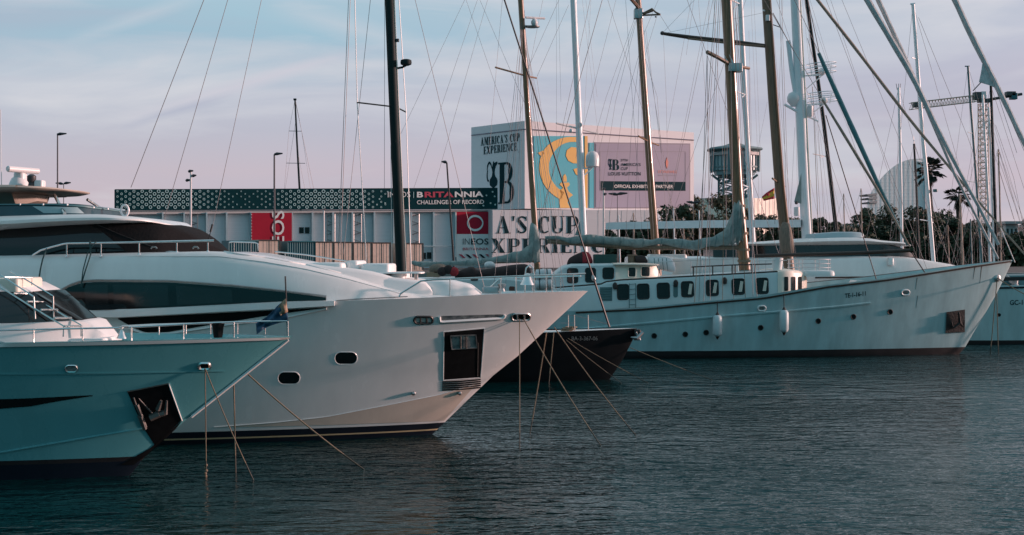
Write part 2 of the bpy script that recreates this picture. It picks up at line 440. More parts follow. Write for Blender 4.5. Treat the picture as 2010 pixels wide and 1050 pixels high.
c2 = N.new('ShaderNodeMapRange'); c2.inputs['From Min'].default_value = .5; c2.inputs['From Max'].default_value = .75; c2.inputs['To Max'].default_value = .65; L.new(n2.outputs['Fac'], c2.inputs[0])
base = mixc(c2.outputs[0], base, (.44, .46, .57))
# old condensation trails, spread thin
def trail(a, b, wdt, amt, col):
    global base
    d1, d2 = (P(*a, 1)-CAM).normalized(), (P(*b, 1)-CAM).normalized(); nn = d1.cross(d2).normalized(); mid = (d1+d2).normalized(); al = (d2-d1).normalized(); half_ = (d2-d1).length/2
    def dot_(v): q = N.new('ShaderNodeVectorMath'); q.operation = 'DOT_PRODUCT'; L.new(geo.outputs['Generated'], q.inputs[0]); q.inputs[1].default_value = v; return q.outputs['Value']
    f1 = math_('SUBTRACT', 1., math_('DIVIDE', math_('ABSOLUTE', math_('ADD', dot_(nn), math_('MULTIPLY', math_('SUBTRACT', n1.outputs['Fac'], .5), wdt*1.2))), wdt))
    f2_ = math_('SUBTRACT', 1., math_('POWER', math_('DIVIDE', math_('ABSOLUTE', dot_(al)), half_), 2.)); f3 = math_('GREATER_THAN', dot_(mid), 0.)
    f = math_('MULTIPLY', math_('MULTIPLY', math_('MAXIMUM', f1, 0.), math_('MAXIMUM', f2_, 0.)), math_('MULTIPLY', f3, amt)); base = mixc(f, base, col)
trail((225, 240), (760, 85), .0065, .75, (.62, .60, .68)); trail((230, 252), (470, 182), .0045, .6, (.40, .43, .56)); trail((120, 85), (420, -20), .007, .35, (.64, .66, .72)); trail((520, 5), (900, 110), .012, .5, (.62, .64, .70))
# the half of the sky away from the evening light is darker
bk = N.new('ShaderNodeMapRange'); bk.inputs['From Min'].default_value = .1; bk.inputs['From Max'].default_value = -.7; L.new(sep.outputs['Y'], bk.inputs[0])
rear = ramp(math_('MAXIMUM', z, 0.), [(0, (.003, .145, .19)), (.2, (.012, .285, .355)), (.5, (.26, .48, .61)), (.85, (.15, .36, .46))])
base = mixc(math_('MULTIPLY', bk.outputs[0], .95), base, rear)
# broad evening glow low on the right
dt = N.new('ShaderNodeVectorMath'); dt.operation = 'DOT_PRODUCT'; L.new(geo.outputs['Generated'], dt.inputs[0]); dt.inputs[1].default_value = (.96, .22, .16)
gl = math_('POWER', math_('MAXIMUM', dt.outputs['Value'], 0.), 7.)
gm = N.new('ShaderNodeVectorMath'); gm.operation = 'SCALE'; gm.inputs[0].default_value = (1.25, .72, .66); L.new(gl, gm.inputs[3])
ga = N.new('ShaderNodeVectorMath'); ga.operation = 'ADD'; L.new(base, ga.inputs[0]); L.new(gm.outputs[0], ga.inputs[1]); base = ga.outputs[0]
up = N.new('ShaderNodeVectorMath'); up.operation = 'SCALE'; up.inputs[3].default_value = 10.5; L.new(base, up.inputs[0])
fin = mixc(.92, sky.outputs[0], up.outputs[0]); L.new(fin, bg.inputs['Color'])

# water
def water_mat():
    m = bpy.data.materials.new('harbour_water'); m.use_nodes = True; t = m.node_tree; b = t.nodes['Principled BSDF']; n = t.nodes; l = t.links
    b.inputs['Base Color'].default_value = (.001, .024, .025, 1); b.inputs['Roughness'].default_value = .03; b.inputs['IOR'].default_value = 1.5
    tc = n.new('ShaderNodeTexCoord'); prev = None
    pn = n.new('ShaderNodeTexNoise'); pn.inputs['Scale'].default_value = .075; pn.inputs['Detail'].default_value = 3; mpp = n.new('ShaderNodeMapping'); mpp.inputs['Scale'].default_value = (.5, 1.6, 1); l.new(tc.outputs['Object'], mpp.inputs[0]); l.new(mpp.outputs[0], pn.inputs['Vector'])
    pr = n.new('ShaderNodeMapRange'); pr.inputs['From Min'].default_value = .35; pr.inputs['From Max'].default_value = .65; pr.inputs['To Min'].default_value = .22; pr.inputs['To Max'].default_value = 1.; l.new(pn.outputs['Fac'], pr.inputs[0])
    for sc, st, dist, rot, det in ((.5, .6, .30, 8, 2), (1.5, 1., .30, -8, 2), (3.4, 1., .15, 5, 2), (8., .8, .05, -3, 1)):
        mpn = n.new('ShaderNodeMapping'); mpn.inputs['Scale'].default_value = (.60, 1.2, 1); mpn.inputs['Rotation'].default_value = (0, 0, math.radians(rot)); l.new(tc.outputs['Object'], mpn.inputs[0])
        no = n.new('ShaderNodeTexNoise'); no.inputs['Scale'].default_value = sc; no.inputs['Detail'].default_value = det; no.inputs['Roughness'].default_value = .5; no.inputs['Distortion'].default_value = .7; l.new(mpn.outputs[0], no.inputs['Vector'])
        bp = n.new('ShaderNodeBump'); bp.inputs['Distance'].default_value = dist; l.new(no.outputs['Fac'], bp.inputs['Height'])
        if sc > 1: ms_ = n.new('ShaderNodeMath'); ms_.operation = 'MULTIPLY'; ms_.inputs[1].default_value = st; l.new(pr.outputs[0], ms_.inputs[0]); l.new(ms_.outputs[0], bp.inputs['Strength'])
        else: bp.inputs['Strength'].default_value = st
        if prev: l.new(prev.outputs[0], bp.inputs['Normal'])
        prev = bp
    l.new(prev.outputs[0], b.inputs['Normal']); M['harbour_water'] = m
water_mat()
mb = MB(); mb.grid([[(-900, -60, 0), (900, -60, 0)], [(-900, 900, 0), (900, 900, 0)]]); struct(mb.build('water', 'harbour_water'))
QZ, QY = 3.2, 126.0
mb = MB(); mb.box((0, QY+1, QZ/2-1.5), (1600, 2, QZ+3)); mb.build('quay_wall', 'concrete'); struct(bpy.context.scene.objects['quay_wall'])
mb = MB(); mb.grid([[(-3000, QY+2, QZ-.01), (3000, QY+2, QZ-.01)], [(-3000, 9000, QZ-.01), (3000, 9000, QZ-.01)]]); struct(mb.build('ground', 'asphalt'))
# ================================================================== near motor yacht (left foreground)
Y1 = 29.6
t1 = thing('motor_yacht', 'nearest yacht at lower left with a steel boarding ladder over its windscreen', 'yacht', P(120, 500, Y1)*1-Vector((0, 0, H)))
st1 = [(P(x, y, Y1).x, P(x, y, Y1).z) for x, y in ((235, 990), (258, 925), (300, 880), (375, 816), (440, 765), (507, 712), (545, 682), (572, 662))]
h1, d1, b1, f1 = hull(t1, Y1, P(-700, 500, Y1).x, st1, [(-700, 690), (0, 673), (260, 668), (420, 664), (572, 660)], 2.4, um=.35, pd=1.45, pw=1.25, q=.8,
    fixed=(-.8, -.3, 0, .34, .44), bands=[(.35, 'navy'), (.45, 'boot_black')], wl=.50, bulwark=.16, cap=.12, m='gelcoat_near_shade', flare=.9)
# pale rub rail along the deck edge
strip(b1, [(-60, 673.5), (0, 673), (260, 668.5), (420, 664.5), (568, 660.5)], [(-60, 680.5), (0, 680), (260, 675), (420, 670.5), (568, 665)], 'rub_rail', 'gelcoat_flat', t1, n=60, k=1, off=.03, Y=Y1)
strip(b1, [(-40, 733), (200, 731), (440, 727)], [(-40, 736), (200, 734), (440, 729)], 'knuckle', 'gelcoat_near_shade', t1, n=50, k=1, off=.014)
strip(b1, [(-30, 784), (60, 781), (120, 778), (182, 775)], [(-30, 804), (60, 797), (120, 786), (182, 776.5)], 'hull_window', 'black_glass', t1, n=40, k=2)
line_on(b1, [(-30, 893), (80, 874), (180, 857), (283, 840)], .02, 'spray_rail', 'gelcoat_near_shade', t1, n=40)
line_on(b1, [(566, 667), (545, 684), (507, 714), (440, 767), (376, 818)], .035, 'stem_lit_edge', 'gelcoat', t1, off=-.012, n=30, Y=Y1)  # pale strip painted for the sunlit edge of the bow
# dark stem plate below the pocket
panel(b1, dens([(302, 876), (356, 826), (345, 842), (300, 884), (262, 912), (236, 912), (262, 900)], 3), 'stem_plate', 'pocket', t1, rings=4, Y=Y1)
pk = panel(b1, dens([(250, 768), (331, 752), (356, 824), (304, 874), (281, 838)], 6), 'anchor_pocket', 'pocket', t1, off=.012, rings=4, Y=Y1)
line_on(b1, [(250, 768), (331, 752)], .014, 'pocket_edge', 'anchor_steel', pk, off=.02, n=10); line_on(b1, [(331, 752), (357, 825)], .016, 'pocket_edge', 'gelcoat_flat', pk, off=.02, n=12)
def anchor(bv, parent, pts, name='anchor'):
    a = MB()
    for (p, q, r0, r1) in pts:
        u, v = hit(bv, *p, .09), hit(bv, *q, .09)
        if u is not None and v is not None: a.tube([u, v], [r0, r1], 6)
    return a.build(name, 'anchor_steel', parent)
an = anchor(b1, pk, [((272, 778), (303, 812), .012, .02), ((268, 790), (286, 834), .05, .03), ((275, 812), (284, 838), .07, .05), ((303, 812), (322, 806), .06, .07), ((309, 800), (316, 782), .06, .03), ((324, 808), (327, 782), .05, .02), ((294, 816), (312, 808), .08, .08), ((262, 776), (270, 800), .02, .02)])
pl = panel(b1, ring_px(140, 723, 23, 13, 6.5), 'porthole', 'lens_strip', t1, rings=2); rim(b1, ring_px(140, 723, 23, 13, 6.5), .016, 'frame', 'chrome', pl)
fl = panel(b1, ring_px(401, 718, 22, 12, 6), 'fairlead', 'pocket', t1, rings=2); rim(b1, ring_px(401, 718, 22, 12, 6), .03, 'frame', 'chrome', fl)
# cabin
c1_ = house(t1, 'cabin', Y1, [(-500, 690, 634, 1.7), (-60, 690, 634, 1.6), (30, 690, 633, 1.45), (100, 690, 631, 1.2), (150, 688, 629, .85), (168, 684, 632, .75), (224, 674, 668, .3)], 'gelcoat_flat',
    sect=((1, 0), (.985, .5), (.96, 1.0), (.7, 1.01), (0, 1.02)), n=1)
w1_ = house(t1, 'windscreen', Y1, [(-500, 637, 571, 1.55), (-60, 637, 571, 1.5), (30, 636, 571, 1.3), (62, 635, 572, 1.15), (100, 634, 594, .95), (135, 632, 613, .75), (158, 630, 626, .6)], 'window_glass',
    sect=((1, 0), (.93, .6), (.86, .98), (.7, 1.0), (0, 1.0)), n=1)
house(t1, 'windscreen_coaming', Y1, [(-500, 572, 545, 1.45), (-60, 572, 548, 1.35), (20, 572, 556, 1.15), (50, 573, 566, 1.0), (62, 574, 571.5, .95)], 'gelcoat_flat', sect=((1, 0), (.96, .8), (.86, 1), (0, 1.0)), n=1)
bc = bvh_of(w1_)
for x0, y0, x1, y1 in ((14, 572, 96, 632), (64, 573, 152, 628)): line_on(bc, [(x0, y0), (x1, y1)], .018, 'mullion', 'pocket', w1_, off=.0, n=8)
cb = MB(); cb.rbox(P(-8, 556, Y1-.4)+Vector((0, 0, -.02)), (1.55, 1.5, .30), .08); cb.build('sunlit_coaming', 'cream_paint', t1)  # sunlight on the white coaming is put into the cream colour
cb = MB(); cb.rbox(P(160, 667, Y1-.5), (1.25, .9, .12), .06); cb.build('sun_pad', 'gelcoat_flat', t1)
lr = lambda n, pts, Y, r=.016, m='chrome': rod(t1, [P(x, y, Y) for x, y in pts], r, n, m)
YA = Y1-1.5; YB = Y1-.9
ld = thing('boarding_ladder', '', '', P(60, 600, YA)); del ld['label']; del ld['category']; ld.parent = t1; ld.location = P(60, 600, YA)-Vector(t1.location)
def on_l(n, pts, r=.016): return rod(ld, [P(x, y, yy) for x, y, yy in pts], r, n, 'chrome')
on_l('handrail', [(-30, 521, YA), (0, 539, YA), (66, 582, YA)]); on_l('handrail', [(20, 532, YB), (46, 546, YB), (104, 581, YB)])
on_l('post', [(66, 582, YA), (69, 626, YA)], .018); on_l('post', [(104, 581, YB), (105, 626, YB)], .018)
on_l('stringer', [(-30, 544, YA), (0, 563, YA), (67, 605, YA), (125, 640, YA), (124, 661, YA)]); on_l('stringer', [(30, 560, YB), (103, 606, YB), (159, 638, YB), (159, 660, YB)])
for (x0, x1, y) in ((27, 60, 576), (53, 87, 592), (80, 113, 608), (107, 140, 624), (127, 160, 640)):
    mb = MB(); a, b = P(x0, y, YA), P(x1, y, YB); mb.tube([a, b], .022, 6); mb.build('step', 'chrome', ld)
on_l('top_rail', [(-30, 545, YA), (10, 544, YA), (63, 545, YB), (62, 560, YB)], .012)
# bow rail near side, far side
def rail_px(parent, pts, posts, offY, name='bow_rail', r=.02, m='chrome', pr=.016):
    o = rod(parent, [P(x, y, yy) for x, y, yy in pts], r, name, m, 8)
    for (x, yt, yb, yy) in posts: rod(o, [P(x, yt, yy), P(x, yb, yy)], pr, 'post', m, 6)
    return o
def y1n(px):
    u = (P(px, 500, Y1-1).x-P(-700, 500, Y1).x)/(P(572, 500, Y1).x-P(-700, 500, Y1).x); return Y1-max(.05, f1(min(.99, u))[1]-.12)
nr = [(-60, 650), (0, 648.5), (120, 645.5), (240, 643), (400, 634), (500, 631), (564, 630)]
rail_px(t1, [(x, y, y1n(x)) for x, y in nr], [(x, interp(nr, x), yb, y1n(x)) for x, yb in ((66, 673), (162, 670), (258, 667), (360, 665), (459, 662), (565, 660))], 0)
fr = [(240, 640), (300, 637), (420, 634), (520, 632), (564, 630)]
rail_px(t1, [(x, y, 2*Y1-y1n(x)) for x, y in fr], [(x, interp(fr, x), yb, 2*Y1-y1n(x)) for x, yb in ((312, 657), (365, 656), (413, 656), (466, 656), (520, 656))], 0)
bl = MB(); bl.lathe(P(239, 664, Y1-1.3), [(.11, 0), (.105, .02), (.075, .07), (.06, .13), (.035, .17), (.012, .19), (.012, .24)], 14); bl.build('ship_bell', 'chrome', t1)
mb = MB(); mb.tube([P(232, 644, y1n(235)), P(239, 641, Y1-1.3), P(252, 641, y1n(250))], .016, 6); mb.build('bell_bracket', 'chrome', t1)
mb = MB(); mb.lathe(P(428, 664, Y1-.2), [(.09, 0), (.11, .12), (.12, .24), (.15, .34), (.13, .38), (0, .39)], 10); tag(mb.build('winch_cover', 'cover_black'), 'black cloth cover over a winch on the foredeck of the nearest yacht', 'winch cover')
# jack staff and furled flag
fp = thing('flag_staff', 'short black jack staff with a limp blue flag at the bow of the nearest yacht', 'flag staff', P(564, 660, Y1))
rod(fp, [P(565, 660, Y1), P(562, 592, Y1), P(560, 542, Y1)], .017, 'staff', 'wire_black')
def drape(parent, name, top, bot, Y, m, wav=.05, n=14, k=8, thick=.006):
    t = resample([(*p, 0) for p in smoothpts(top, 5)], n); b = resample([(*p, 0) for p in smoothpts(bot, 5)], n); rows = []
    for i in range(n): rows.append([P(lerp(t[i].x, b[i].x, j/k), lerp(t[i].y, b[i].y, j/k), Y+wav*math.sin(i*1.1+j*.7)+wav*.6*math.sin(i*.5-j*1.3)) for j in range(k+1)])
    mb = MB(); mb.grid(rows); o = mb.build(name, m, parent, angle=180)
    md = o.modifiers.new('thickness', 'SOLIDIFY'); md.thickness = thick; return o
drape(fp, 'flag', [(561, 588), (545, 600), (525, 620), (502, 635)], [(566, 630), (548, 634), (525, 642), (504, 656)], Y1-.03, 'flag_blue', .05)
drape(fp, 'flag_stripe', [(561, 586), (552, 594), (545, 604)], [(565, 612), (557, 616), (550, 620)], Y1-.09, 'teak', .03, n=8, k=4)
# mooring lines
def mooring(label, pts, r=.0125, m='rope', sag=0.):
    mb = MB(); a = [Vector(p) for p in pts]
    if len(a) == 2: a = [a[0].lerp(a[1], i/12)-Vector((0, 0, 4*sag*(i/12)*(1-i/12))) for i in range(13)]
    if len(a) == 13 or a[-1].z < 0: a = resample(a, 40)
    mb.tube(a, r, 6)
    for i_, f_ in enumerate(mb.f):
        if sum(mb.v[q].z for q in f_)/len(f_) < .38: mb.m[i_] = 1
    return tag(mb.build('mooring_line', [m, 'rope_wet']), label, 'rope', 'mooring lines running down into the water')
def wp(px, py): return P(px, py, H*F/(py-HY))-Vector((0, 0, .25))
fa = hit(b1, 402, 721, .05)
mooring('rope hanging straight down from the fairlead of the nearest yacht, knotted low', [fa, wp(405, 935)])
mb = MB()
k0 = fa.lerp(wp(405, 935), .9)
for i in range(5): mb.ball(k0+Vector((random.uniform(-.02, .02), -.01, i*.06)), .035, 8)
tag(mb.build('rope_knot', 'rope'), 'knotted splice low on the rope hanging from the nearest yacht', 'knot')
mooring('taut rope slanting right from the fairlead of the nearest yacht into the water', [fa, wp(508, 942)], sag=.06)
mooring('rope hanging down behind the bow of the nearest yacht', [P(459, 752, Y1+.35), wp(463, 928)], .016)
mooring('long rope slanting right from behind the nearest bow', [P(484, 732, Y1+.3), wp(743, 920)], .017, sag=.09)
# ================================================================== large motor yacht
Y2 = 36.4
X2s = P(-900, 500, Y2).x
t2 = thing('motor_yacht', 'large white yacht with long black side window and black windscreen, bow over the ropes', 'yacht', (P(500, 500, Y2).x, Y2, 0))
st2 = [(P(x, y, Y2).x, P(x, y, Y2).z) for x, y in ((800, 905), (850, 851), (915, 788), (968, 737), (985, 722), (1002, 712), (1060, 658), (1110, 612), (1154, 571))]
sh2 = [(-900, 622), (0, 614), (300, 606), (500, 598), (660, 591.5), (850, 584), (1000, 576), (1154, 571)]
h2, d2, b2, f2 = hull(t2, Y2, X2s, st2, sh2, 3.25, um=.50, pd=2.25, pw=1.55, q=.82, fixed=(-.8, -.3, 0, .12, .16, .33), bands=[(.12, 'navy'), (.16, 'gold_line'), (.34, 'navy')],
    wl=.82, bulwark=.30, cap=.16, m='gelcoat', flare=.85, nk=14)
def y2n(px, ins=.12):
    u = (P(px, 500, Y2-2).x-X2s)/(st2[-1][0]-X2s); return Y2-max(.03, f2(max(0, min(.995, u)))[1]-ins)
# chine, seam, gutters
strip(b2, [(440, 837.5), (540, 829), (640, 818), (760, 795), (860, 775), (934, 754)], [(440, 838.2), (540, 836.5), (640, 834), (760, 830), (840, 827), (872, 825)], 'bilge_bounce_strip', 'bilge_bounce', t2, n=50, k=4, off=.008)  # strip painted for warm water light on the white hull below the chine
line_on(b2, [(420, 838), (540, 829), (640, 818), (760, 795), (860, 775), (936, 753)], .010, 'spray_rail', 'gelcoat', t2, n=50)
for cx, cy, w_, h_ in ((679, 703, 42, 22), (567, 742, 41, 22)):
    o = panel(b2, ring_px(cx, cy, w_, h_, 10.5), 'porthole', 'black_glass', t2, off=.004); rim(b2, ring_px(cx, cy, w_+2, h_+2, 11.5), .016, 'frame', 'gelcoat', o, off=-.006)
o = panel(b2, ring_px(831, 627.5, 33, 9, 4.5), 'fairlead', 'grey_lens', t2, rings=2); rim(b2, ring_px(831, 627.5, 36, 13, 6.5), .033, 'frame', 'wire_black', o)
for x in (825, 837): line_on(b2, [(x, 622), (x, 633)], .022, 'divider', 'wire_black', o, off=.02, n=5)
o = panel(b2, ring_px(1022, 621.5, 36, 13, 6.5), 'fairlead', 'pocket', t2, rings=2); rim(b2, ring_px(1022, 621.5, 36, 13, 6.5), .03, 'frame', 'steel_dull', o)
for x in (1014, 1028): line_on(b2, [(x, 617), (x, 626)], .03, 'roller', 'chrome', o, off=.03, n=4)
o = panel(b2, dens([(864, 620), (990, 616.5), (990, 622), (864, 629)], 8), 'mooring_light', 'lens_strip', t2, off=.006, rings=2)
line_on(b2, [(862, 621), (863, 630.5), (868, 631.5), (988, 624.5), (991, 618)], .045, 'sill', 'gelcoat', o, off=.01, n=30)
o = panel(b2, dens([(872, 652), (949.5, 645), (942, 740), (871, 745)], 8), 'anchor_pocket', 'pocket', t2, off=.012, rings=4)
rim(b2, dens([(871, 651), (950.5, 644), (943, 741), (870, 746)], 6), .016, 'frame', 'gelcoat', o, off=.005)
q = panel(b2, dens([(885, 659), (933, 656.5), (934, 680), (886, 683)], 4), 'anchor_plate', 'lens_strip', o, off=.03, rings=2)
rim(b2, dens([(883, 658), (933, 656), (935, 681), (886, 684)], 4), .022, 'plate_rim', 'steel_dull', o, off=.04)
for x in (903, 914): line_on(b2, [(x, 658), (x, 682)], .02, 'anchor_shank', 'anchor_steel', o, off=.06, n=6)
line_on(b2, [(938, 672), (937, 738)], .008, 'guide_rail', 'anchor_steel', o, off=.02, n=8)
for k in range(5):
    y = 746+k*3.9; line_on(b2, [(868, y+3.5), (905, y+2), (943, y-1.5)], .02, 'louvre_bar', 'pocket', t2, off=.008, n=14)
for x, y in ((811, 770.5), (901, 770)):
    c = hit(b2, x, y, .05); mb = MB(); mb.ball(c, .06, 8); mb.tube([c+Vector((0, .08, 0)), c], .03, 6); mb.build('exhaust_fitting', 'steel_dull', t2)

# main-deck superstructure
hA = house(t2, 'superstructure', Y2, [(-900, 622, 505, 2.95), (-100, 616, 503, 2.95), (130, 612, 499, 2.95), (300, 608, 496, 2.9), (430, 604, 495, 2.8), (520, 600, 508, 2.7), (600, 597, 523, 2.55), (680, 594, 542, 2.3), (760, 590, 566, 1.95), (820, 589, 577, 1.6), (885, 584, 581, 1.2)], 'gelcoat',
    sect=((1, 0), (.985, .4), (.955, .80), (.93, .93), (.88, 1.0), (.80, 1.01), (0, 1.0)), n=4, kt=.9)
bA = bvh_of(hA, h2)
# long window: dark band with curved light frame on top
wt = [(112, 577), (135, 564), (158, 556), (190, 553.5), (330, 554.5), (450, 563), (550, 573), (640, 584)]
wb = [(112, 588), (135, 603), (160, 609), (205, 608.5), (330, 603), (450, 597), (550, 592), (640, 589.5)]
win = strip(bA, wt, wb, 'side_window', 'black_glass', t2, n=60, k=5, off=.014, Y=Y2-2.9)
line_on(bA, [(106, 578), (135, 561), (158, 552.5), (190, 550.5), (330, 551.5), (450, 560), (550, 570.5), (640, 582)], .03, 'window_frame', 'steel_dull', win, off=.012, n=60)
for x0, x1 in ((166, 212), (222, 330), (345, 455)):
    strip(bA, [(x0, interp(wt, x0)+5), (x1, interp(wt, x1)+5)], [(x0+3, interp(wb, x0)-4), (x1+2, interp(wb, x1)-4)], 'pane', 'window_glass', win, n=16, k=4, off=.022)
# side deck opening
sl_ = strip(bA, [(232, 624), (300, 620.5), (450, 613), (560, 607.5), (640, 603)], [(232, 626), (262, 643), (285, 652), (330, 651.5), (420, 636), (540, 617), (640, 604)], 'side_deck_opening', 'pocket', t2, n=60, k=3, off=.012, Y=Y2-2.9)
fp_t = [(150, 612.5), (205, 610.5), (330, 605.5), (450, 599), (550, 594), (656, 590.5)]; fp_b = [(150, 619), (205, 623), (235, 622.5), (330, 617.5), (450, 611), (550, 606), (656, 600)]; mb = MB(); rws = []
for k in range(41):
    x = lerp(152, 656, k/40); y_ = y2n(x, -.07); a_, b_ = P(x, interp(fp_t, x), y_), P(x, interp(fp_b, x), y_); rws.append([a_+Vector((0, .14, 0)), a_, b_, b_+Vector((0, .14, 0))])
ids = mb.grid(rws, cv=True); mb.face(ids[0]); mb.face(list(reversed(ids[-1]))); mb.build('fashion_plate', 'gelcoat', t2)
line_on(bA, [(640, 606), (560, 623), (450, 637), (330, 655), (285, 656), (255, 645)], .03, 'opening_lip', 'gelcoat', sl_, off=.01, n=40)
# creases and joints of the coachroof
line_on(bA, [(250, 503), (430, 503), (520, 514), (600, 528), (680, 547), (760, 569), (790, 577)], .016, 'coaming_crease', 'gelcoat', hA, n=60, off=.0)
line_on(bA, [(440, 494.5), (520, 506), (600, 520), (680, 539), (740, 555)], .02, 'coaming_edge', 'gelcoat_flat', hA, n=50, off=.012)
line_on(bA, [(660, 590), (700, 587), (760, 584), (800, 582)], .014, 'deck_joint', 'steel_dull', hA, n=30, off=.0)
# pilothouse
hB = house(t2, 'pilothouse', Y2, [(-900, 512, 440, 2.5), (-60, 508, 440, 2.5), (120, 505, 436, 2.5), (200, 503, 436, 2.45), (290, 500, 440, 2.2), (330, 499, 446, 1.9), (385, 498, 468, 1.3), (424, 497, 487, .7), (446, 497, 495, .2)], 'cover_black',
    sect=((1, 0), (.97, .45), (.90, .9), (.84, 1.0), (.5, 1.04), (0, 1.06)), n=4)
bB = bvh_of(hB)
strip(bB, [(-40, 452), (60, 449), (182, 440)], [(-40, 501), (60, 501), (245, 492), ], 'side_glass', 'black_glass', hB, n=30, k=4, off=.012)
line_on(bB, [(183, 438), (240, 462), (300, 485)], .012, 'cover_seam', 'wire_black', hB, n=20)
hC = house(t2, 'roof_brow', Y2, [(-900, 452, 424, 2.75), (-100, 452, 424, 2.75), (0, 449, 423, 2.75), (90, 443, 420.5, 2.72), (182, 438.5, 419.5, 2.62), (240, 436.5, 424, 2.5), (285, 437, 429, 2.1), (325, 442, 438, 1.4), (350, 446, 444, .6)], 'gelcoat',
    sect=((.9, 0), (1, .35), (1, .6), (.95, .95), (.85, 1.0), (0, 1.08)), n=4, kt=1.)
# flybridge windscreen
hD = house(t2, 'flybridge_windscreen', Y2, [(-900, 424, 402, 2.25), (-60, 424, 401, 2.25), (60, 423, 399, 2.2), (130, 422, 399, 2.1), (170, 422, 402, 1.75), (195, 422, 406, 1.2), (222, 422, 410, .6), (240, 422, 413, .1)], 'teal_glass',
    sect=((1, 0), (.97, .5), (.93, 1.0), (.88, 1.0), (0, 1.0)), n=4, kt=1.)
bD = bvh_of(hD)
strip(bD, [(-30, 401.5), (60, 400.5), (110, 401), (162, 404), (236, 413)], [(-30, 404), (60, 403), (110, 403.5), (162, 407), (236, 415.5)], 'top_rail', 'mast_teal', hD, n=30, k=1, off=.03)
strip(bD, [(64, 405), (110, 406), (152, 407)], [(86, 418.5), (120, 418.5), (165, 419)], 'windscreen_pane', 'tower_glass', hD, n=16, k=3, off=.01)
for x in (40, 85, 132, 182, 210): c = hit(bD, x, interp([(40, 402), (132, 402.5), (210, 410)], x), .02); mb = MB(); mb.ball(c, .035, 6); mb.build('stud', 'radome', hD)
# hardtop and its strut, radar
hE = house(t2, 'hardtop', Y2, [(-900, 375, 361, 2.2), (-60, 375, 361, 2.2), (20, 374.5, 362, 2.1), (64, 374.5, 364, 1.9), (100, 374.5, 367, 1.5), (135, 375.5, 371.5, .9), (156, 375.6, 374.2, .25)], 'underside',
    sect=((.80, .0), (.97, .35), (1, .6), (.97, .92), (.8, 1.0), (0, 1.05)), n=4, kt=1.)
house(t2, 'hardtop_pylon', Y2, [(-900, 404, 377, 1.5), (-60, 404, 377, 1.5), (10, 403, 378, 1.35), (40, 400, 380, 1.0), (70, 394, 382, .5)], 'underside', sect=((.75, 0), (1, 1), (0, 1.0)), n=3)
bE = bvh_of(hE)
for s_ in (0, 1): rod(t2, [P(107, 383, Y2-1.35)+Vector((0, s_*2.7, 0)), P(127, 420, Y2-2.25)+Vector((0, s_*4.5, 0))], .045, 'hardtop_strut', 'chrome', 8)
YR = Y2-.3
rd = MB(); rd.lathe(P(38, 366, YR), [(.28, 0), (.26, .1), (.2, .22), (.1, .3), (.1, .42)], 12); ro = rd.build('radar_pedestal', 'radome', t2)
rd = MB(); a, b = P(14, 331, YR-.5), P(76, 336, YR+.3); rd.tube([a, a.lerp(b, .03), a.lerp(b, .97), b], [.06, .085, .085, .06], 10); rd.build('radar_array', 'radome', ro)
rd = MB(); rd.rbox(P(40, 349, YR), (.30, .34, .34), .1); rd.build('radar_gearbox', 'radome', ro)
rd = MB(); rd.lathe(P(62, 366, YR-.4), [(.10, 0), (.08, .1), (.12, .16), (.12, .28), (.05, .33)], 10); rd.build('search_lamp', 'lamp_head', t2)
rd = MB(); rd.rbox(P(78, 361, YR-.3), (.24, .3, .2), .05); rd.build('horn_box', 'radome', t2)
rod(t2, [P(3, 370, YR), P(1, 215, YR)], .012, 'whip_antenna', 'radome')
# round searchlight ring
sr = MB(); c = P(245, 413, Y2-1.0); sr.tube([c+Vector((.10*math.cos(a*math.pi/8), 0, .15*math.sin(a*math.pi/8))) for a in range(16)], .03, 6, closed=True); sr.tube([c+Vector((-.06, 0, -.14)), P(240, 427, Y2-1)], .03, 6); sr.rbox(P(243, 428, Y2-1.), (.3, .2, .08), .03); sr.build('searchlight', 'radome', t2)
# rails on the pilothouse deck
YB2 = Y2-2.75
def on2(pts, r, n='rail', m='chrome', Y=YB2, sub=None): return rod(sub or t2, [P(x, y, Y) for x, y in pts], r, n, m, 8)
r_ = on2([(64, 501), (80, 491), (100, 485), (125, 478.5), (135, 477.5), (280, 475), (420, 472)], .026, 'hand_rail')
for x, yb in ((131, 502.5), (198, 502.5), (273, 499), (347, 494.5), (408, 493.5)): on2([(x, 476), (x, yb)], .018, 'post', sub=r_); mb = MB(); mb.lathe(P(x, yb+.6, YB2), [(.04, 0), (.03, .03)], 8); mb.build('post_foot', 'chrome', r_)
r_ = on2([(323, 499), (326, 494.5), (335, 494), (420, 502), (502, 511), (506, 514), (506, 518)], .02, 'grab_rail', Y=Y2-2.45)
for x, y in ((336, 494), (413, 501), (495, 510)): on2([(x, y), (x, y+7)], .018, 'post', Y=Y2-2.45, sub=r_)
r_ = on2([(450, 476), (455, 474.5), (500, 476), (506, 478), (506, 492)], .022, 'far_rail', Y=Y2+1.9)
for x in (459, 492): on2([(x, 475), (x, 494)], .018, 'post', Y=Y2+1.9, sub=r_)
r_ = on2([(540, 494), (600, 500), (690, 514)], .02, 'far_rail', Y=Y2+1.6)
for x, y in ((560, 496), (640, 506)): on2([(x, y), (x, y+14)], .015, 'post', Y=Y2+1.6, sub=r_)
for x in (302, 384): mb = MB(); mb.tube([P(x-6, 488, YB2+.5), P(x-3, 484.5, YB2+.5), P(x+3, 484.5, YB2+.5), P(x+6, 488, YB2+.5)], .022, 6); mb.build('cleat', 'steel_dull', t2)
mb = MB(); mb.tube([P(409, 472, Y2-.6), P(417, 440, Y2-.6)], .012, 5); mb.tube([P(413, 455, Y2-.6), P(417, 440, Y2-.6)], .028, 6); mb.build('wiper_antenna', 'wire_black', t2)
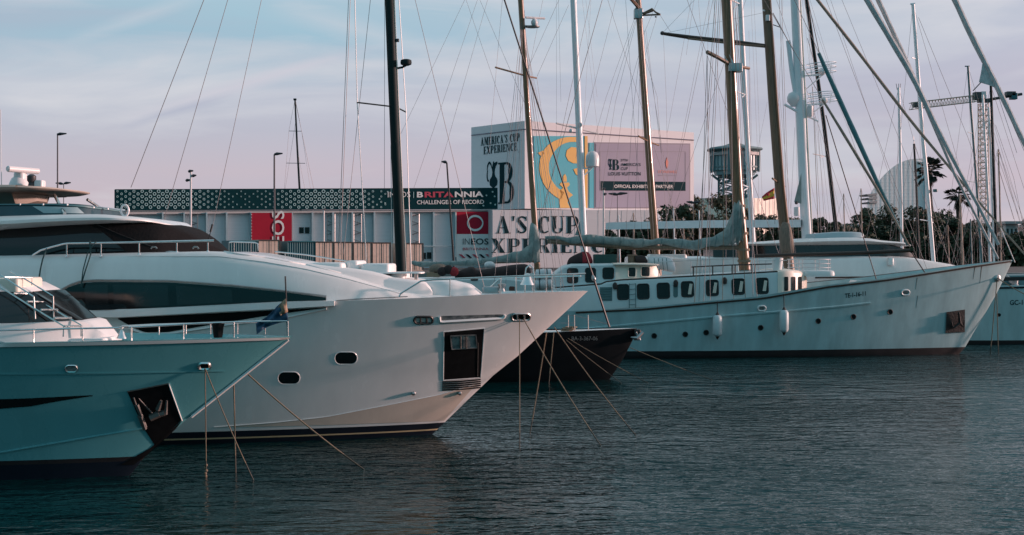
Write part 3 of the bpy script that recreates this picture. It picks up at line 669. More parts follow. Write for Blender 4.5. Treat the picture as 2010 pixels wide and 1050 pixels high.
# fender lanyards
mooring('dark green lanyard hanging from the left end of the yacht deck rail', [P(91, 489, YB2-.03), P(84, 508, YB2-.2), P(79, 530, YB2-.24), P(74, 566, YB2-.28)], .02, 'rope_dark')
mooring('dark green lanyard doubled over the middle of the yacht deck rail', [P(176, 473, YB2-.03), P(178, 500, YB2-.2), P(168, 530, YB2-.24), P(158, 563, YB2-.28)], .02, 'rope_dark')
mooring('thinner dark green lanyard beside the doubled one on the yacht rail', [P(188, 474, YB2-.03), P(172, 496, YB2-.2), P(163, 530, YB2-.26), P(159, 563, YB2-.3)], .014, 'rope_dark')
# foredeck furniture
def fbox(name, x0, x1, y0, y1, dep, Y, m='gelcoat_flat', r=.1):
    c = P((x0+x1)/2, (y0+y1)/2, Y); mb = MB(); mb.rbox(c, (S(x1-x0, Y), dep, S(y1-y0, Y)), r); return mb.build(name, m, t2)
fbox('sun_pad', 622, 684, 515, 534, 2.2, Y2-.2, 'gelcoat_flat', .12); fbox('sun_pad_base', 612, 700, 529, 545, 2.6, Y2-.2)
fbox('seat_back', 688, 712, 511, 532, 2.0, Y2+.3); fbox('sun_pad', 716, 772, 517, 540, 2.0, Y2+.3)
fbox('bow_seat', 772, 800, 534, 562, 2.0, Y2+.2); tb = fbox('foredeck_table', 706, 832, 533.5, 536.5, 1.0, Y2-.5, 'gelcoat_flat', .15)
for x in (751, 817): mb = MB(); mb.tube([P(x, 536, Y2-.5), P(x, 556, Y2-.5)], .05, 8); mb.build('table_leg', 'steel_dull', tb)
house(t2, 'seat_moulding', Y2, [(700, 575, 540, 1.5), (740, 575, 541, 1.5), (800, 578, 548, 1.4), (835, 580, 554, 1.3), (848, 580, 572, 1.25)], 'gelcoat_flat', sect=((1, 0), (.97, .8), (.93, .96), (.86, 1), (0, 1.02)), n=2)
house(t2, 'locker', Y2, [(822, 580, 552, 1.0), (836, 580, 550.5, 1.0), (880, 580, 551, 1.0), (905, 580, 556, .9), (922, 580, 560, .85), (938, 578, 572, .75), (944, 578, 577, .7)], 'gelcoat_flat', sect=((1, 0), (.96, .7), (.9, .93), (.8, 1), (0, 1.04)), n=3)
house(t2, 'coaming', Y2, [(560, 560, 513, 1.9), (640, 560, 522, 1.8), (720, 565, 532, 1.6), (770, 570, 544, 1.4), (800, 575, 562, 1.3)], 'gelcoat_flat', sect=((1, 0), (.97, .8), (.93, .96), (.86, 1), (0, 1.02)), n=2)
# bow rail
pts = [(783, 583), (786, 576), (826, 551.5), (850, 549), (979, 543.5), (1060, 540.5), (1149, 537)]
r_ = rail_px(t2, [(x, y, y2n(x)) for x, y in pts], [(x, interp(pts, x), interp(sh2, x)+1, y2n(x)) for x in (883, 983, 1013, 1073, 1084, 1125)], 0, 'bow_rail', .024)
gt = [(952, 575), (960, 566), (978, 549), (984, 546), (1140, 541.5)]
rail_px(t2, [(x, y, 2*Y2-y2n(x)) for x, y in gt], [(x, interp(gt, x), 573, 2*Y2-y2n(x)) for x in (1013, 1045, 1100)], 0, 'bow_rail', .022)
bl = MB(); c = P(1035, 559, Y2-.1); bl.lathe(c, [(.20, 0), (.19, .03), (.13, .14), (.11, .24), (.06, .30), (.02, .32)], 14); bl.build('ship_bell', 'chrome', t2)
bf = MB(); bf.tube([P(1030, 575, Y2-.1), P(1031, 540, Y2-.1), P(1033, 526, Y2-.1), P(1040, 520, Y2-.1), P(1046, 526, Y2-.1), P(1048, 540, Y2-.1), P(1048, 575, Y2-.1)], .02, 7); bf.tube([P(1031, 538, Y2-.1), P(1048, 538, Y2-.1)], .02, 6); bf.build('bell_frame', 'chrome', t2)
bw = MB(); bw.rbox(P(965, 569, Y2), (.5, .5, .18), .06); bw.lathe(P(985, 572, Y2-.4), [(.10, 0), (.07, .08), (.12, .2), (0, .22)], 10); bw.build('windlass', 'steel_dull', t2)
# mooring lines of the large yacht
fb = hit(b2, 1018, 624, .06); fc = hit(b2, 1026, 624, .06)
mooring('rope hanging straight down from the bow fairlead of the large yacht', [fb, wp(1020, 882)])
mooring('taut rope slanting right from the bow fairlead of the large yacht', [fc, wp(1193, 876)], .014, sag=.09)
mooring('short rope leaning left behind the bow of the large yacht', [P(1073, 652, Y2+.5), wp(1037, 852)], .014, sag=.05)
mooring('longest rope slanting right from behind the bow of the large yacht', [P(1088, 642, Y2+.5), wp(1264, 855)], .014, sag=.10)
# ================================================================== helpers for rigs
def up_to(a, b, ytop):
    (x0, y0), (x1, y1) = a, b                      # a above b; extend beyond a
    t = (ytop-y1)/(y0-y1); return (x1+(x0-x1)*t, ytop)
def sausage(parent, name, st, Y, m, ratio=.8, n=3, wob=.0, ns=12):
    """st: (px, ytop, ybot): lumpy tube, e.g. a sail under its cover"""
    ss = smoothpts([tuple(map(float, s)) for s in st], n); rows = []
    for i, (x, a, b) in enumerate(ss):
        c = P(x, (a+b)/2, Y); hz = S((b-a)/2, Y); hy = min(hz*ratio, .45); rows.append([c+Vector((0, math.cos(2*math.pi*k/ns)*hy*(1+wob*math.sin(i*1.7+k*2.1)), math.sin(2*math.pi*k/ns)*hz*(1+wob*math.sin(i*.9+k*1.3)))) for k in range(ns)])
    mb = MB(); ids = mb.grid(rows, cv=True); mb.face(ids[0]); mb.face(list(reversed(ids[-1]))); return mb.build(name, m, parent, angle=70)
def mast(parent, pts, Y, r, m, name='mast', n=12, taper=.75):
    ps = [P(x, y, Y) for x, y in pts]; N = len(ps); mb = MB(); mb.tube(ps, [r*lerp(taper, 1, i/(N-1)) for i in range(N)], n); return mb.build(name, m, parent)
def wires(parent, Y, lst, r=.011, m='wire', name='stay', top=-260):
    for a in lst:
        p, q = a[0], a[1]; rr = a[2] if len(a) > 2 else r; mm = a[3] if len(a) > 3 else m; dy = a[4] if len(a) > 4 else 0
        if p[1] <= 5 and top is not None: p = up_to(p, q, top)
        wire(parent, P(*p, Y), P(*q, Y+dy), rr, name, mm)

def lashings(parent, st, xs_, Y, ratio, m='louvre_teal'):
    tp, bt = [(a[0], a[1]) for a in st], [(a[0], a[2]) for a in st]
    for x in xs_:
        y0, y1 = interp(tp, x), interp(bt, x); c = P(x, (y0+y1)/2, Y); hz = S((y1-y0)/2, Y)*1.04; hy = min(hz*ratio, .45)*1.04; mb = MB()
        mb.tube([c+Vector((.04*math.sin(2*math.pi*k/14), math.cos(2*math.pi*k/14)*hy, math.sin(2*math.pi*k/14)*hz)) for k in range(14)], .018, 5, closed=True); mb.build('lashing', m, parent)
# ================================================================== black sloop
Y3 = 52.4
t3 = thing('sailing_yacht', 'black hulled sailing yacht with dark green mast and black forestay, between the large yacht and the schooner', 'sailboat', (P(1000, 500, Y3).x, Y3, 0))
tag(t3, 'black hulled sailing yacht with tall dark green mast, bow just past the large yacht', 'sailboat')
st3 = [(P(x, y, Y3).x, P(x, y, Y3).z) for x, y in ((1170, 775), (1197, 744), (1222, 706), (1240, 672), (1250, 645))]
h3, d3, b3, f3 = hull(t3, Y3, P(480, 500, Y3).x, st3, [(480, 662), (900, 656), (1090, 652), (1250, 644.5)], 2.1, um=.3, pd=1.9, pw=1.5, q=.85, fixed=(-.6, -.2, 0), wl=.85, bulwark=.05, cap=.06, m='hull_black', capm='steel_dull', deckm='gelcoat_flat', nk=8)
house(t3, 'coachroof', Y3, [(520, 660, 628, 1.2), (700, 658, 624, 1.3), (850, 655, 626, 1.1), (960, 654, 645, .7), (985, 654, 652, .5)], 'gelcoat_flat', n=3)
ms = mast(t3, [(720, -950), (742, -480), (764, 0), (772, 190), (780, 370), (787.5, 535), (792, 640)], Y3, .205, 'mast_black', n=16, taper=.8)
rod(ms, [P(773.5, -10, Y3), P(781.5, 190, Y3), P(789.5, 370, Y3), P(797, 535, Y3)], .03, 'mast_lit_edge', 'cream_paint')  # pale rod added as the sunlit right edge of the black mast
rod(ms, [P(700.5, 201, Y3-1.0), P(777, 210, Y3)], .03, 'spreader', 'mast_black'); rod(ms, [P(777, 210, Y3), P(797, 220, Y3+1.1)], .03, 'spreader', 'mast_black')
rod(ms, [P(640, -280, Y3-1.1), P(752, -272, Y3)], .03, 'spreader', 'mast_black'); rod(ms, [P(752, -272, Y3), P(775, -265, Y3+1.0)], .03, 'spreader', 'mast_black')
rb = rod(ms, [P(780, 134, Y3), P(790, 132, Y3), P(797, 128, Y3)], .045, 'radar_bracket', 'mast_black')
mb = MB(); mb.lathe(P(797, 128, Y3), [(.10, -.02), (.21, .03), (.225, .10), (.21, .2), (.12, .235), (0, .24)], 16); mb.build('radar_dome', 'mast_black', ms)
mb = MB(); mb.rbox(P(780, 79, Y3), (.14, .14, .12), .03); mb.build('steaming_light', 'lamp_head', ms)
wires(t3, Y3, [((696.5, 0), (701, 201), .019, 'wire_white', -1.), ], top=-280, name='shroud')
for a, b, r, m_ in (((701, 201), (722, 560), .019, 'wire_white'), ((783, 0), (797, 220), .018, 'wire_white'), ((797, 220), (808, 560), .018, 'wire_white'), ((772, 222), (767, 290), .02, 'wire_white'), ((767, 290), (771, 640), .014, 'wire_white')):
    wires(t3, Y3, [(a, b, r, m_)], name='shroud')
wires(t3, Y3, [((400, 0), (257, 368), .014), ((447, 0), (322, 430), .012), ((513, 0), (418, 440), .011), ((684, 0), (664, 500), .012), ((687.5, 0), (668, 500), .012), ((727, 0), (674, 500), .010),
    ((755, 0), (754.5, 370), .008), ((815, 0), (951, 566), .011)], name='backstay', top=-860)
wire(t3, P(686, -950, Y3), P(1163, 540, Y3), .035, 'forestay', 'wire_black'); wire(t3, P(1160, 531, Y3), P(1196, 642, Y3), .045, 'furler', 'wire_black')
mb = MB(); mb.lathe(P(1165, 545, Y3)-Vector((0, 0, .02)), [(.06, -.10), (.09, -.06), (.09, .0), (.05, .1), (.03, .16)], 10, axis=(-.32, 0, 1)); mb.build('furler_drum', 'steel_dull', t3)
for x in (1116, 1128, 1155): rod(t3, [P(x, 649, Y3-.7), P(x-.5, 618, Y3-.7)], .016, 'stanchion', 'chrome')
wire(t3, P(1060, 622, Y3-1), P(1128, 619, Y3-.7), .008, 'lifeline'); wire(t3, P(1128, 619, Y3-.7), P(1192, 636, Y3-.2), .008, 'lifeline'); wire(t3, P(1100, 634, Y3-1), P(1128, 634, Y3-.7), .007, 'lifeline')
an = MB(); c = P(1251, 657, Y3); an.rbox(c, (.26, .34, .42), .06); a2 = an.build('bow_roller', 'dark_plate', t3); an = MB(); an.tube([P(1262, 652, Y3-.2), P(1250, 664, Y3-.25), P(1238, 662, Y3-.25)], [.06, .10, .03], 8); an.tube([P(1248, 652, Y3-.25), P(1256, 668, Y3-.25)], .05, 6); an.build('anchor', 'steel_dull', a2)
coil = MB()
for k in range(4): coil.tube([P(1112+12*k/4, 648-(k % 2)*3, Y3-.5)+Vector((.22*math.cos(i*.7), .22*math.sin(i*.7), .02*k)) for i in range(10)], .028, 5)
tag(coil.build('rope_coil', 'rope'), 'tan rope coiled on the foredeck of the black hulled yacht', 'rope')
def flat_text(parent, name, s, a, b, hpx, Y, m, bold=0., bv=None):
    """string whose baseline runs from photo pixel a to b, hpx tall, laid on a surface"""
    cu = bpy.data.curves.new('lettering', 'FONT'); cu.body = s; cu.offset = bold; cu.resolution_u = 3
    o = bpy.data.objects.new('lettering', cu); me0 = bpy.data.meshes.new_from_object(o); bpy.data.objects.remove(o); bpy.data.curves.remove(cu)
    xs_ = [v.co.x for v in me0.vertices]; ys_ = [v.co.y for v in me0.vertices]; x0, x1, y0, y1 = min(xs_), max(xs_), min(ys_), max(ys_)
    mb = MB()
    for v in me0.vertices:
        u = (v.co.x-x0)/(x1-x0); q = (v.co.y-y0)/(y1-y0); px = lerp(a[0], b[0], u); py = lerp(a[1], b[1], u)-q*hpx
        p = hit(bv, px, py, .012) if bv else None
        mb.add(p if p is not None else P(px, py, Y))
    for p in me0.polygons: mb.face(list(p.vertices))
    bpy.data.meshes.remove(me0); return mb.build(name, m, parent, smooth=False)
flat_text(t3, 'registration', 'BA-3-367-06', (1122, 668), (1173, 668), 8, Y3-1, 'steel_dull', .01, b3)
mooring('thin rope from the black bow slanting far right into the water, upper of two', [P(1098, 654, Y3-.9), wp(1298, 752)], .012, sag=.05)
mooring('thin rope from the black bow slanting right into the water, lower of two', [P(1098, 656, Y3-.9), wp(1238, 752)], .012, sag=.05)
mooring('short rope hanging down against the black hull', [P(1087, 652, Y3-1.2), wp(1076, 752)], .018)

# ================================================================== white schooner
Y4 = 66.0
t4 = thing('schooner', 'long weathered white ship with wooden masts, grey sail covers and rusty bow at right', 'ship', (P(1450, 500, Y4).x, Y4, 0))
st4 = [(P(x, y, Y4).x, P(x, y, Y4).z) for x, y in ((1872, 720), (1880, 697), (1893, 684), (1912, 651), (1932, 618), (1953, 582), (1972, 545), (1988, 510))]
sh4 = [(700, 640), (1000, 620), (1130, 611), (1263, 605), (1397, 592), (1500, 583), (1625, 561), (1745, 547), (1892, 524), (1988, 510)]
X4s = P(790, 500, Y4).x
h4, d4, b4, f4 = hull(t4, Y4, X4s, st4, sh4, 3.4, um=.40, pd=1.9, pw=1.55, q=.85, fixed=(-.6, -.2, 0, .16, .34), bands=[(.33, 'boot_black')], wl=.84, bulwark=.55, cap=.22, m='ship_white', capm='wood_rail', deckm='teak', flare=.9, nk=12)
def y4n(px, ins=.15):
    u = (P(px, 500, Y4-2.5).x-X4s)/(st4[-1][0]-X4s); return Y4-max(.03, f4(max(0, min(.995, u)))[1]-ins)
line_on(b4, [(x, y+2.5) for x, y in sh4 if 1000 < x < 1985]+[(1984, 513)], .05, 'rail_strake', 'wood_rail', t4, off=.0, n=60)
line_on(b4, [(1095, 650), (1300, 631.5), (1420, 620), (1560, 609), (1640, 602), (1708, 594.5)], .06, 'rubbing_strake', 'ship_white', t4, off=.0, n=60)
line_on(b4, [(1145, 602), (1250, 594), (1330, 587), (1420, 580)], .03, 'wood_batten', 'wood_rail', t4, off=.05, n=20, Y=Y4-3)
for x, y in ((1284, 659), (1345, 656), (1386, 652.5), (1493, 643), (1606, 630), (1675, 621.5), (1747, 612)):
    o = panel(b4, ring_px(x, y, 8.5, 8.5), 'porthole', 'black_glass', t4, rings=2); rim(b4, ring_px(x, y, 9.4, 9.4), .022, 'frame', 'dark_plate', o)
o = panel(b4, dens([(1857, 612), (1893, 607), (1892.5, 651), (1855, 653)], 5), 'anchor_plate', 'dark_plate', t4, off=.05, rings=3, back=.08)
a_ = MB()
for p, q, r0, r1 in (((1878, 611), (1880, 632), .05, .07), ((1880, 632), (1868, 642), .07, .05), ((1880, 632), (1888, 640), .07, .04), ((1866, 640), (1864, 630), .05, .03), ((1888, 640), (1889, 626), .05, .03)): a_.tube([hit(b4, *p, .16, Y4), hit(b4, *q, .16, Y4)], [r0, r1], 6)
a_.build('anchor', 'dark_plate', o)
for x, y, m_ in ((1777, 574, 'gelcoat'), (1495, 605, 'gelcoat')):
    o = panel(b4, ring_px(x, y, 15, 9, 4.5), 'hawse_hole', 'steel_dull', t4, rings=2); rim(b4, ring_px(x, y, 15, 9.5, 4.7), .045, 'frame', m_, o)
hz = hit(b4, 1956, 545, .05, Y4); mb = MB(); mb.lathe(hz+Vector((0, .15, 0)), [(.22, 0), (.20, .1), (.12, .16), (.08, .16)], 12, axis=(.3, -1, .1)); mb.build('hawse_pipe', 'steel_dull', t4)
flat_text(t4, 'registration', 'TE-1-16-11', (1658, 585), (1699, 580), 9, Y4-3, 'dark_ink', .025, b4)
# rust streaks below the rail
rust = mat('rust_streak', (.16, .085, .045), .9, var=.5, vscale=3, stretch=(3, 3, .4))
for x, y0, y1, w_ in ((1926, 522, 556, 1.6), (1913, 524, 548, 1.2), (1800, 545, 568, 1.0), (1801, 580, 604, .8)): strip(b4, [(x, y0), (x+w_, y0)], [(x-3, y1), (x-2.6, y1)], 'rust_streak', 'rust_streak', t4, n=3, k=6, off=.004, back=.004)
# deckhouse
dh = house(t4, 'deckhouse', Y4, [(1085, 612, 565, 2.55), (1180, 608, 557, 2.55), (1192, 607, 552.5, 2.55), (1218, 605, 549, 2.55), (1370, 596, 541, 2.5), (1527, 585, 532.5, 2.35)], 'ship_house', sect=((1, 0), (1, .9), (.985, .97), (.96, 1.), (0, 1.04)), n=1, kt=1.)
bd = bvh_of(dh)
line_on(bd, [(1090, 565), (1180, 558), (1190, 553.5), (1218, 550), (1370, 542), (1526, 533.5)], .035, 'roof_edge', 'wood_rail', dh, off=.02, n=40)
for x, y, w_, h_ in ((1223, 573, 21, 28), (1262.5, 572, 21.5, 28), (1302, 570.5, 22.5, 28.5), (1349.5, 567.5, 22, 28.5), (1398, 565, 22, 29), (1449, 562.5, 23, 29), (1496, 561, 22, 29)):
    o = panel(bd, ring_px(x, y, w_, h_, 4, rot=-2), 'window', 'window_glass', dh, off=.015, rings=2); rim(bd, ring_px(x, y, w_+1, h_+1, 4.5, rot=-2), .03, 'frame', 'dark_plate', o, off=.02)
    if x > 1340:
        ct = MB(); e = hit(bd, x+4, y-11, .035); f_ = hit(bd, x+3, y+10, .035); ct.prism([e, e+Vector((.14, 0, -.02)), f_+Vector((.10, 0, 0)), f_+Vector((-.06, 0, 0))], (0, .012, 0)); ct.build('curtain', 'cream_paint', o)
panel(bd, ring_px(1189.5, 577, 24, 27, 1), 'louvre', 'louvre_teal', dh, off=.02, rings=2)
for k in range(5): line_on(bd, [(1178.5, 567+k*5), (1201, 566+k*5)], .018, 'slat', 'louvre_teal', dh, off=.03, n=4)
panel(bd, ring_px(1326, 569.5, 9, 28, 4), 'vent_panel', 'louvre_teal', dh, off=.02, rings=2)
for x, y in ((1207, 561), (1422, 551), (1326, 556)):
    c = hit(bd, x, y, .08); mb = MB(); mb.lathe(c+Vector((0, 0, -.16)), [(.03, 0), (.10, .03), (.12, .2), (.08, .3), (.0, .34)], 10); mb.build('wall_lantern', 'dark_plate', dh)
ldr = MB()
for x in (1235, 1247.5): ldr.tube([hit(bd, x, 606-20, .07, Y4-2.6)-Vector((0, 0, .5)), hit(bd, x, 556, .07, Y4-2.6)], .016, 5)
for k in range(5): ldr.tube([hit(bd, 1235, 558+k*10, .07), hit(bd, 1247.5, 557+k*10, .07)], .014, 5)
ldr.build('ladder', 'mast_teal', dh)
fr4 = house(t4, 'deckhouse_front', Y4, [(1527, 586, 531, 2.38), (1545, 585, 529, 2.3), (1562, 583, 530, 2.0), (1576, 581, 534, 1.5), (1584, 580, 545, 1.0)], 'cream_paint', sect=((1, 0), (1, .85), (.98, .95), (.92, 1.), (0, 1.03)), n=3, kt=1.)
bf4 = bvh_of(fr4)
for x, w_ in ((1543, 8), (1557, 8), (1570, 7)): panel(bf4, ring_px(x, 557, w_, 28, 2), 'window', 'window_glass', fr4, off=.02, rings=2)
# wheelhouse
wh = house(t4, 'wheelhouse', Y4, [(1088, 566, 538, 1.9), (1106, 564, 524, 1.95), (1123, 563, 519, 2.0), (1208, 556, 517.5, 2.0)], 'ship_house', sect=((1, 0), (1, .92), (.97, .98), (.92, 1.), (0, 1.05)), n=1, kt=1.)
wf = house(t4, 'wheelhouse_front', Y4, [(1208, 556, 519, 1.97), (1232, 554, 519, 1.85), (1270, 551, 520, 1.55), (1288, 550, 521, 1.2), (1296, 549, 540, 1.0)], 'cream_paint', sect=((1, 0), (1, .92), (.97, 1.), (0, 1.03)), n=1, kt=1.)
house(t4, 'wheelhouse_roof', Y4, [(1204, 520, 516.5, 2.2), (1250, 520, 516.5, 2.1), (1290, 521, 518, 1.8), (1294, 521, 519, 1.5)], 'cream_paint', sect=((1, 0), (1, .6), (.97, 1.), (0, 1.2)), n=1, kt=1.)
bw4 = bvh_of(wh, wf)
for x, y, w_, h_, nm in ((1124, 541, 19, 27, 'window_glass'), (1159, 540, 18.5, 26.5, 'window_glass'), (1194, 536.5, 20, 20.5, 'window_glass'), (1240, 534, 14, 19, 'window_glass'), (1266, 533, 16, 19, 'window_glass')):
    o = panel(bw4, ring_px(x, y, w_, h_, 3.5), 'window', nm, wh, off=.015, rings=2); rim(bw4, ring_px(x, y, w_+1, h_+1, 4), .025, 'frame', 'dark_plate' if x < 1210 else 'cream_paint', o, off=.02)
line_on(bw4, [(1092, 565), (1180, 556.5), (1205, 553)], .02, 'moulding', 'louvre_teal', wh, n=14)
# items on the roofs: each its own thing
def on4(name, label, cat, fn, m, grp=None, angle=45):
    mb = MB(); fn(mb); return tag(mb.build(name, m, angle=angle), label, cat, grp)
def boxpx(mb, x0, x1, y0, y1, dep, Y, r=.06): mb.rbox(P((x0+x1)/2, (y0+y1)/2, Y), (S(x1-x0, Y), dep, S(y1-y0, Y)), r)
dg = thing('dinghy', 'small dinghy under a black and red cloth cover on the schooner wheelhouse roof', 'boat', P(1138, 519, Y4-.6))
sausage(dg, 'cover', [(1113, 516, 520), (1118, 506, 520), (1135, 497, 519), (1146, 493, 518)], Y4-.6, 'canvas_brown', 1.2); sausage(dg, 'red_cover', [(1143, 494, 518), (1152, 494, 517), (1159, 500, 517), (1163, 511, 516)], Y4-.62, 'red_cloth', 1.2)
on4('deck_locker', 'dark green locker box on the schooner wheelhouse roof', 'locker', lambda mb: boxpx(mb, 1165, 1209, 499, 517, 1.2, Y4-.3), 'green_box')
on4('funnel', 'tan and dark ringed funnel pipe on the schooner roof beside the green locker', 'funnel', lambda mb: mb.lathe(P(1241, 517, Y4-.3), [(.22, 0), (.22, .35), (.26, .36), (.26, .42), (.2, .44), (.0, .44)], 12), 'wood_grey')
rf = thing('life_raft', 'dark red fabric tub beside the funnel on the schooner roof', 'deck gear', P(1258, 517, Y4-.5)); sausage(rf, 'cover', [(1247, 502, 516), (1256, 501, 516), (1266, 503, 516), (1271, 511, 516)], Y4-.5, 'canvas_brown', 1.0)
cn = thing('life_raft', 'white life raft canister with rows of straps on the schooner roof', 'life raft', P(1300, 533, Y4-.4))
sausage(cn, 'canister', [(1272, 504, 522), (1290, 502, 528), (1312, 504, 533), (1322, 512, 534), (1325, 520, 532)], Y4-.2, 'radome', 1.1)
for x in (1284, 1292, 1300, 1308): rod(cn, [P(x, 507, Y4-.66), P(x+1, 518, Y4-.72), P(x+3, 531, Y4-.66)], .022, 'strap', 'louvre_teal', 5)
on4('awning', 'low white awning behind the life raft canister on the schooner', 'awning', lambda mb: boxpx(mb, 1272, 1345, 499, 506, 1.6, Y4+1.0, .15), 'gelcoat_flat')
on4('deck_screen', 'long pale blue white canvas screen along the schooner upper deck', 'screen', lambda mb: boxpx(mb, 1320, 1450, 507, 541, .06, Y4+2.0, .02), 'ship_house')
# white rails of the upper deck
def rail4(pts, posts, Y, m='pole_white', r=.018, n='upper_rail'):
    o = rod(t4, [P(x, y, Y) for x, y in pts], r, n, m, 6)
    for x, y0, y1 in posts: rod(o, [P(x, y0, Y), P(x, y1, Y)], r, 'post', m, 6)
    return o
rail4([(1290, 514.5), (1330, 512.5), (1400, 509), (1450, 508)], [(1293, 514, 546), (1356, 511, 543), (1378, 510, 541), (1420, 509, 538)], Y4-2.2)
rail4([(1357, 524), (1440, 520), (1480, 519), (1515, 518)], [(1361, 523.5, 542), (1399, 522, 540), (1437, 520, 537), (1443, 520, 537), (1476, 519, 535), (1482, 519, 535)], Y4-2.25, 'wood_rail', .03, 'wood_rail')
rail4([(1480, 512), (1520, 511), (1545, 511)], [(1490, 512, 535), (1503, 512, 534)], Y4-1.8)
on4('deck_bucket', 'white tapered canvas bucket on the schooner deckhouse roof by the mast', 'bucket', lambda mb: mb.lathe(P(1526, 531.5, Y4-1.6), [(.20, 0), (.24, .3), (.28, .62), (.25, .62), (.2, .3)], 14), 'gelcoat_flat')
pf = thing('lookout_platform', '', '', P(1590, 540, Y4)); del pf['label']; del pf['category']; pf.parent = t4; pf.location = P(1590, 540, Y4)-Vector(t4.location)
mb = MB(); mb.rbox(P(1600, 535.5, Y4-.5), (1.6, 1.9, .26), .3); mb.build('platform', 'gelcoat_flat', pf)
for yy, r in ((509, .024), (517, .018), (525, .018)):
    mb = MB(); c = P(1588, yy, Y4-.3); mb.tube([c+Vector((1.05*math.cos(a*math.pi/12), .9*math.sin(a*math.pi/12), .0)) for a in range(24)], r, 6, closed=True); mb.build('ring_rail', 'pole_white', pf)
for a in range(8): c = P(1588, 509, Y4-.3)+Vector((1.05*math.cos(a*math.pi/4+.3), .9*math.sin(a*math.pi/4+.3), 0)); rod(pf, [c, c-Vector((0, 0, .62))], .02, 'post', 'pole_white', 6)
on4('deck_box', 'low white box on the schooner foredeck rail by the round platform', 'deck box', lambda mb: mb.prism([P(1677, 557, Y4-1.6), P(1682, 550, Y4-1.6), P(1700, 551, Y4-1.6), P(1714, 553.5, Y4-1.6), P(1712, 556, Y4-1.6)], (0, 1.2, 0)), 'gelcoat_flat')
# main mast with its gear
mm = mast(t4, [(1397, -420), (1412, -200), (1426, 0), (1437, 190), (1447, 370), (1459, 500), (1464, 545), (1466, 600)], Y4, .30, 'wood_mast', n=18, taper=.85)
rod(mm, [P(1432, 0, Y4-.26), P(1443, 190, Y4-.27), P(1452, 370, Y4-.28)], .018, 'halyard', 'rope')
sp = rod(mm, [P(1388, 102, Y4-1.2), P(1410, 113, Y4-.6), P(1434, 127, Y4-.2)], .10, 'crosstree', 'wood_grey'); rod(mm, [P(1444, 129, Y4), P(1470, 134, Y4+1.2)], .08, 'crosstree', 'wood_grey')
mb = MB(); mb.rbox(P(1442, 133, Y4-.1), (.68, .7, .40), .05); mb.build('mast_band', 'steel_dull', mm)
for x in (1424, 1434): mb = MB(); mb.prism([P(x-3, 106, Y4-.35), P(x+8, 125, Y4-.35), P(x+3, 125, Y4-.35)], (0, .04, 0)); mb.build('cleat', 'mast_white', mm)
mb = MB(); mb.lathe(P(1465, 548, Y4), [(.62, 0), (.5, .25), (.34, .45)], 14); mb.build('mast_boot', 'canvas_grey', mm)
for y in (404, 428, 458, 490, 512): mb = MB(); c = P(lerp(1449, 1464, (y-390)/155), y, Y4); mb.lathe(c, [(.315, -.06), (.33, -.03), (.33, .03), (.315, .06)], 14); mb.build('mast_hoop', 'rope', mm)
bmn = rod(t4, [P(1075, 474, Y4-.1), P(1240, 486, Y4-.1), P(1456, 486, Y4-.1)], .11, 'main_boom', 'wood_grey', 10)
MC = [(1070, 463, 470), (1097, 463, 471), (1119, 466, 478), (1149, 460, 479), (1176, 462, 480), (1226, 466, 483), (1248, 468, 487), (1277, 470, 483), (1296, 467.5, 480), (1329, 469, 486), (1361, 471, 490.5), (1390, 466, 485), (1409, 460, 484), (1424, 446, 482), (1434, 425, 481), (1442, 398, 480), (1449, 393, 478), (1455, 396, 476), (1458, 420, 470)]; mc_ = sausage(t4, 'main_sail_cover', MC, Y4-.15, 'canvas_grey', .8, 5, .10); lashings(mc_, MC, (1092, 1120, 1150, 1185, 1218, 1262, 1298, 1338, 1374, 1404), Y4-.15, .8)
wire(t4, P(1114, 464, Y4), P(1139, 435, Y4), .012, 'gaff_strop')
mb = MB(); mb.prism([P(1128, 462, Y4), P(1138, 436, Y4), P(1141, 462, Y4)], (0, .03, 0)); mb.build('cover_corner', 'canvas_grey', t4)
# mizzen
mz = mast(t4, [(1000, -360), (1011, -180), (1022, 0), (1034, 190), (1045, 370), (1053, 490), (1056, 560)], Y4, .155, 'wood_mast', n=14, taper=.85)
rod(mz, [P(972, 132, Y4-.9), P(1033, 149, Y4)], .045, 'crosstree', 'wood_mast'); rod(mz, [P(1033, 149, Y4), P(1053, 153, Y4+.9)], .045, 'crosstree', 'wood_mast')
mb = MB(); mb.lathe(P(1045, 53, Y4), [(.05, -.06), (.36, -.01), (.37, .03), (.0, .05)], 14); mb.tube([P(1024, 51, Y4), P(1045, 53, Y4)], .07, 6); mb.build('radar_platform', 'steel_dull', mz)
mb = MB(); mb.lathe(P(1049, 50, Y4), [(.13, 0), (.17, .1), (.17, .2), (.10, .3), (.05, .34)], 10); mb.build('radar_gearbox', 'radome', mz); rod(mz, [P(1032, 34, Y4-.3), P(1069, 36, Y4+.3)], .06, 'radar_array', 'radome')
sausage(t4, 'mizzen_mast_cover', [(1037, 470, 514), (1040, 446, 515), (1044, 437, 516), (1050, 438, 516), (1055, 450, 516), (1060, 480, 515)], Y4-.1, 'canvas_grey', .25, 3, .04)
rod(t4, [P(812, 519, Y4-.1), P(1048, 512, Y4-.1)], .08, 'mizzen_boom', 'wood_grey', 8)
ZC = [(806, 512, 517), (815, 512, 521), (828, 513, 524), (860, 513.5, 523), (890, 512, 522), (926, 510, 522), (960, 506.5, 516), (985, 501, 515), (1010, 494.5, 515), (1028, 489, 515), (1040, 478, 514), (1046, 470, 513)]; zc_ = sausage(t4, 'mizzen_sail_cover', ZC, Y4-.15, 'canvas_grey', .8, 5, .10); lashings(zc_, ZC, (826, 856, 884, 915, 945, 975, 1003), Y4-.15, .8)
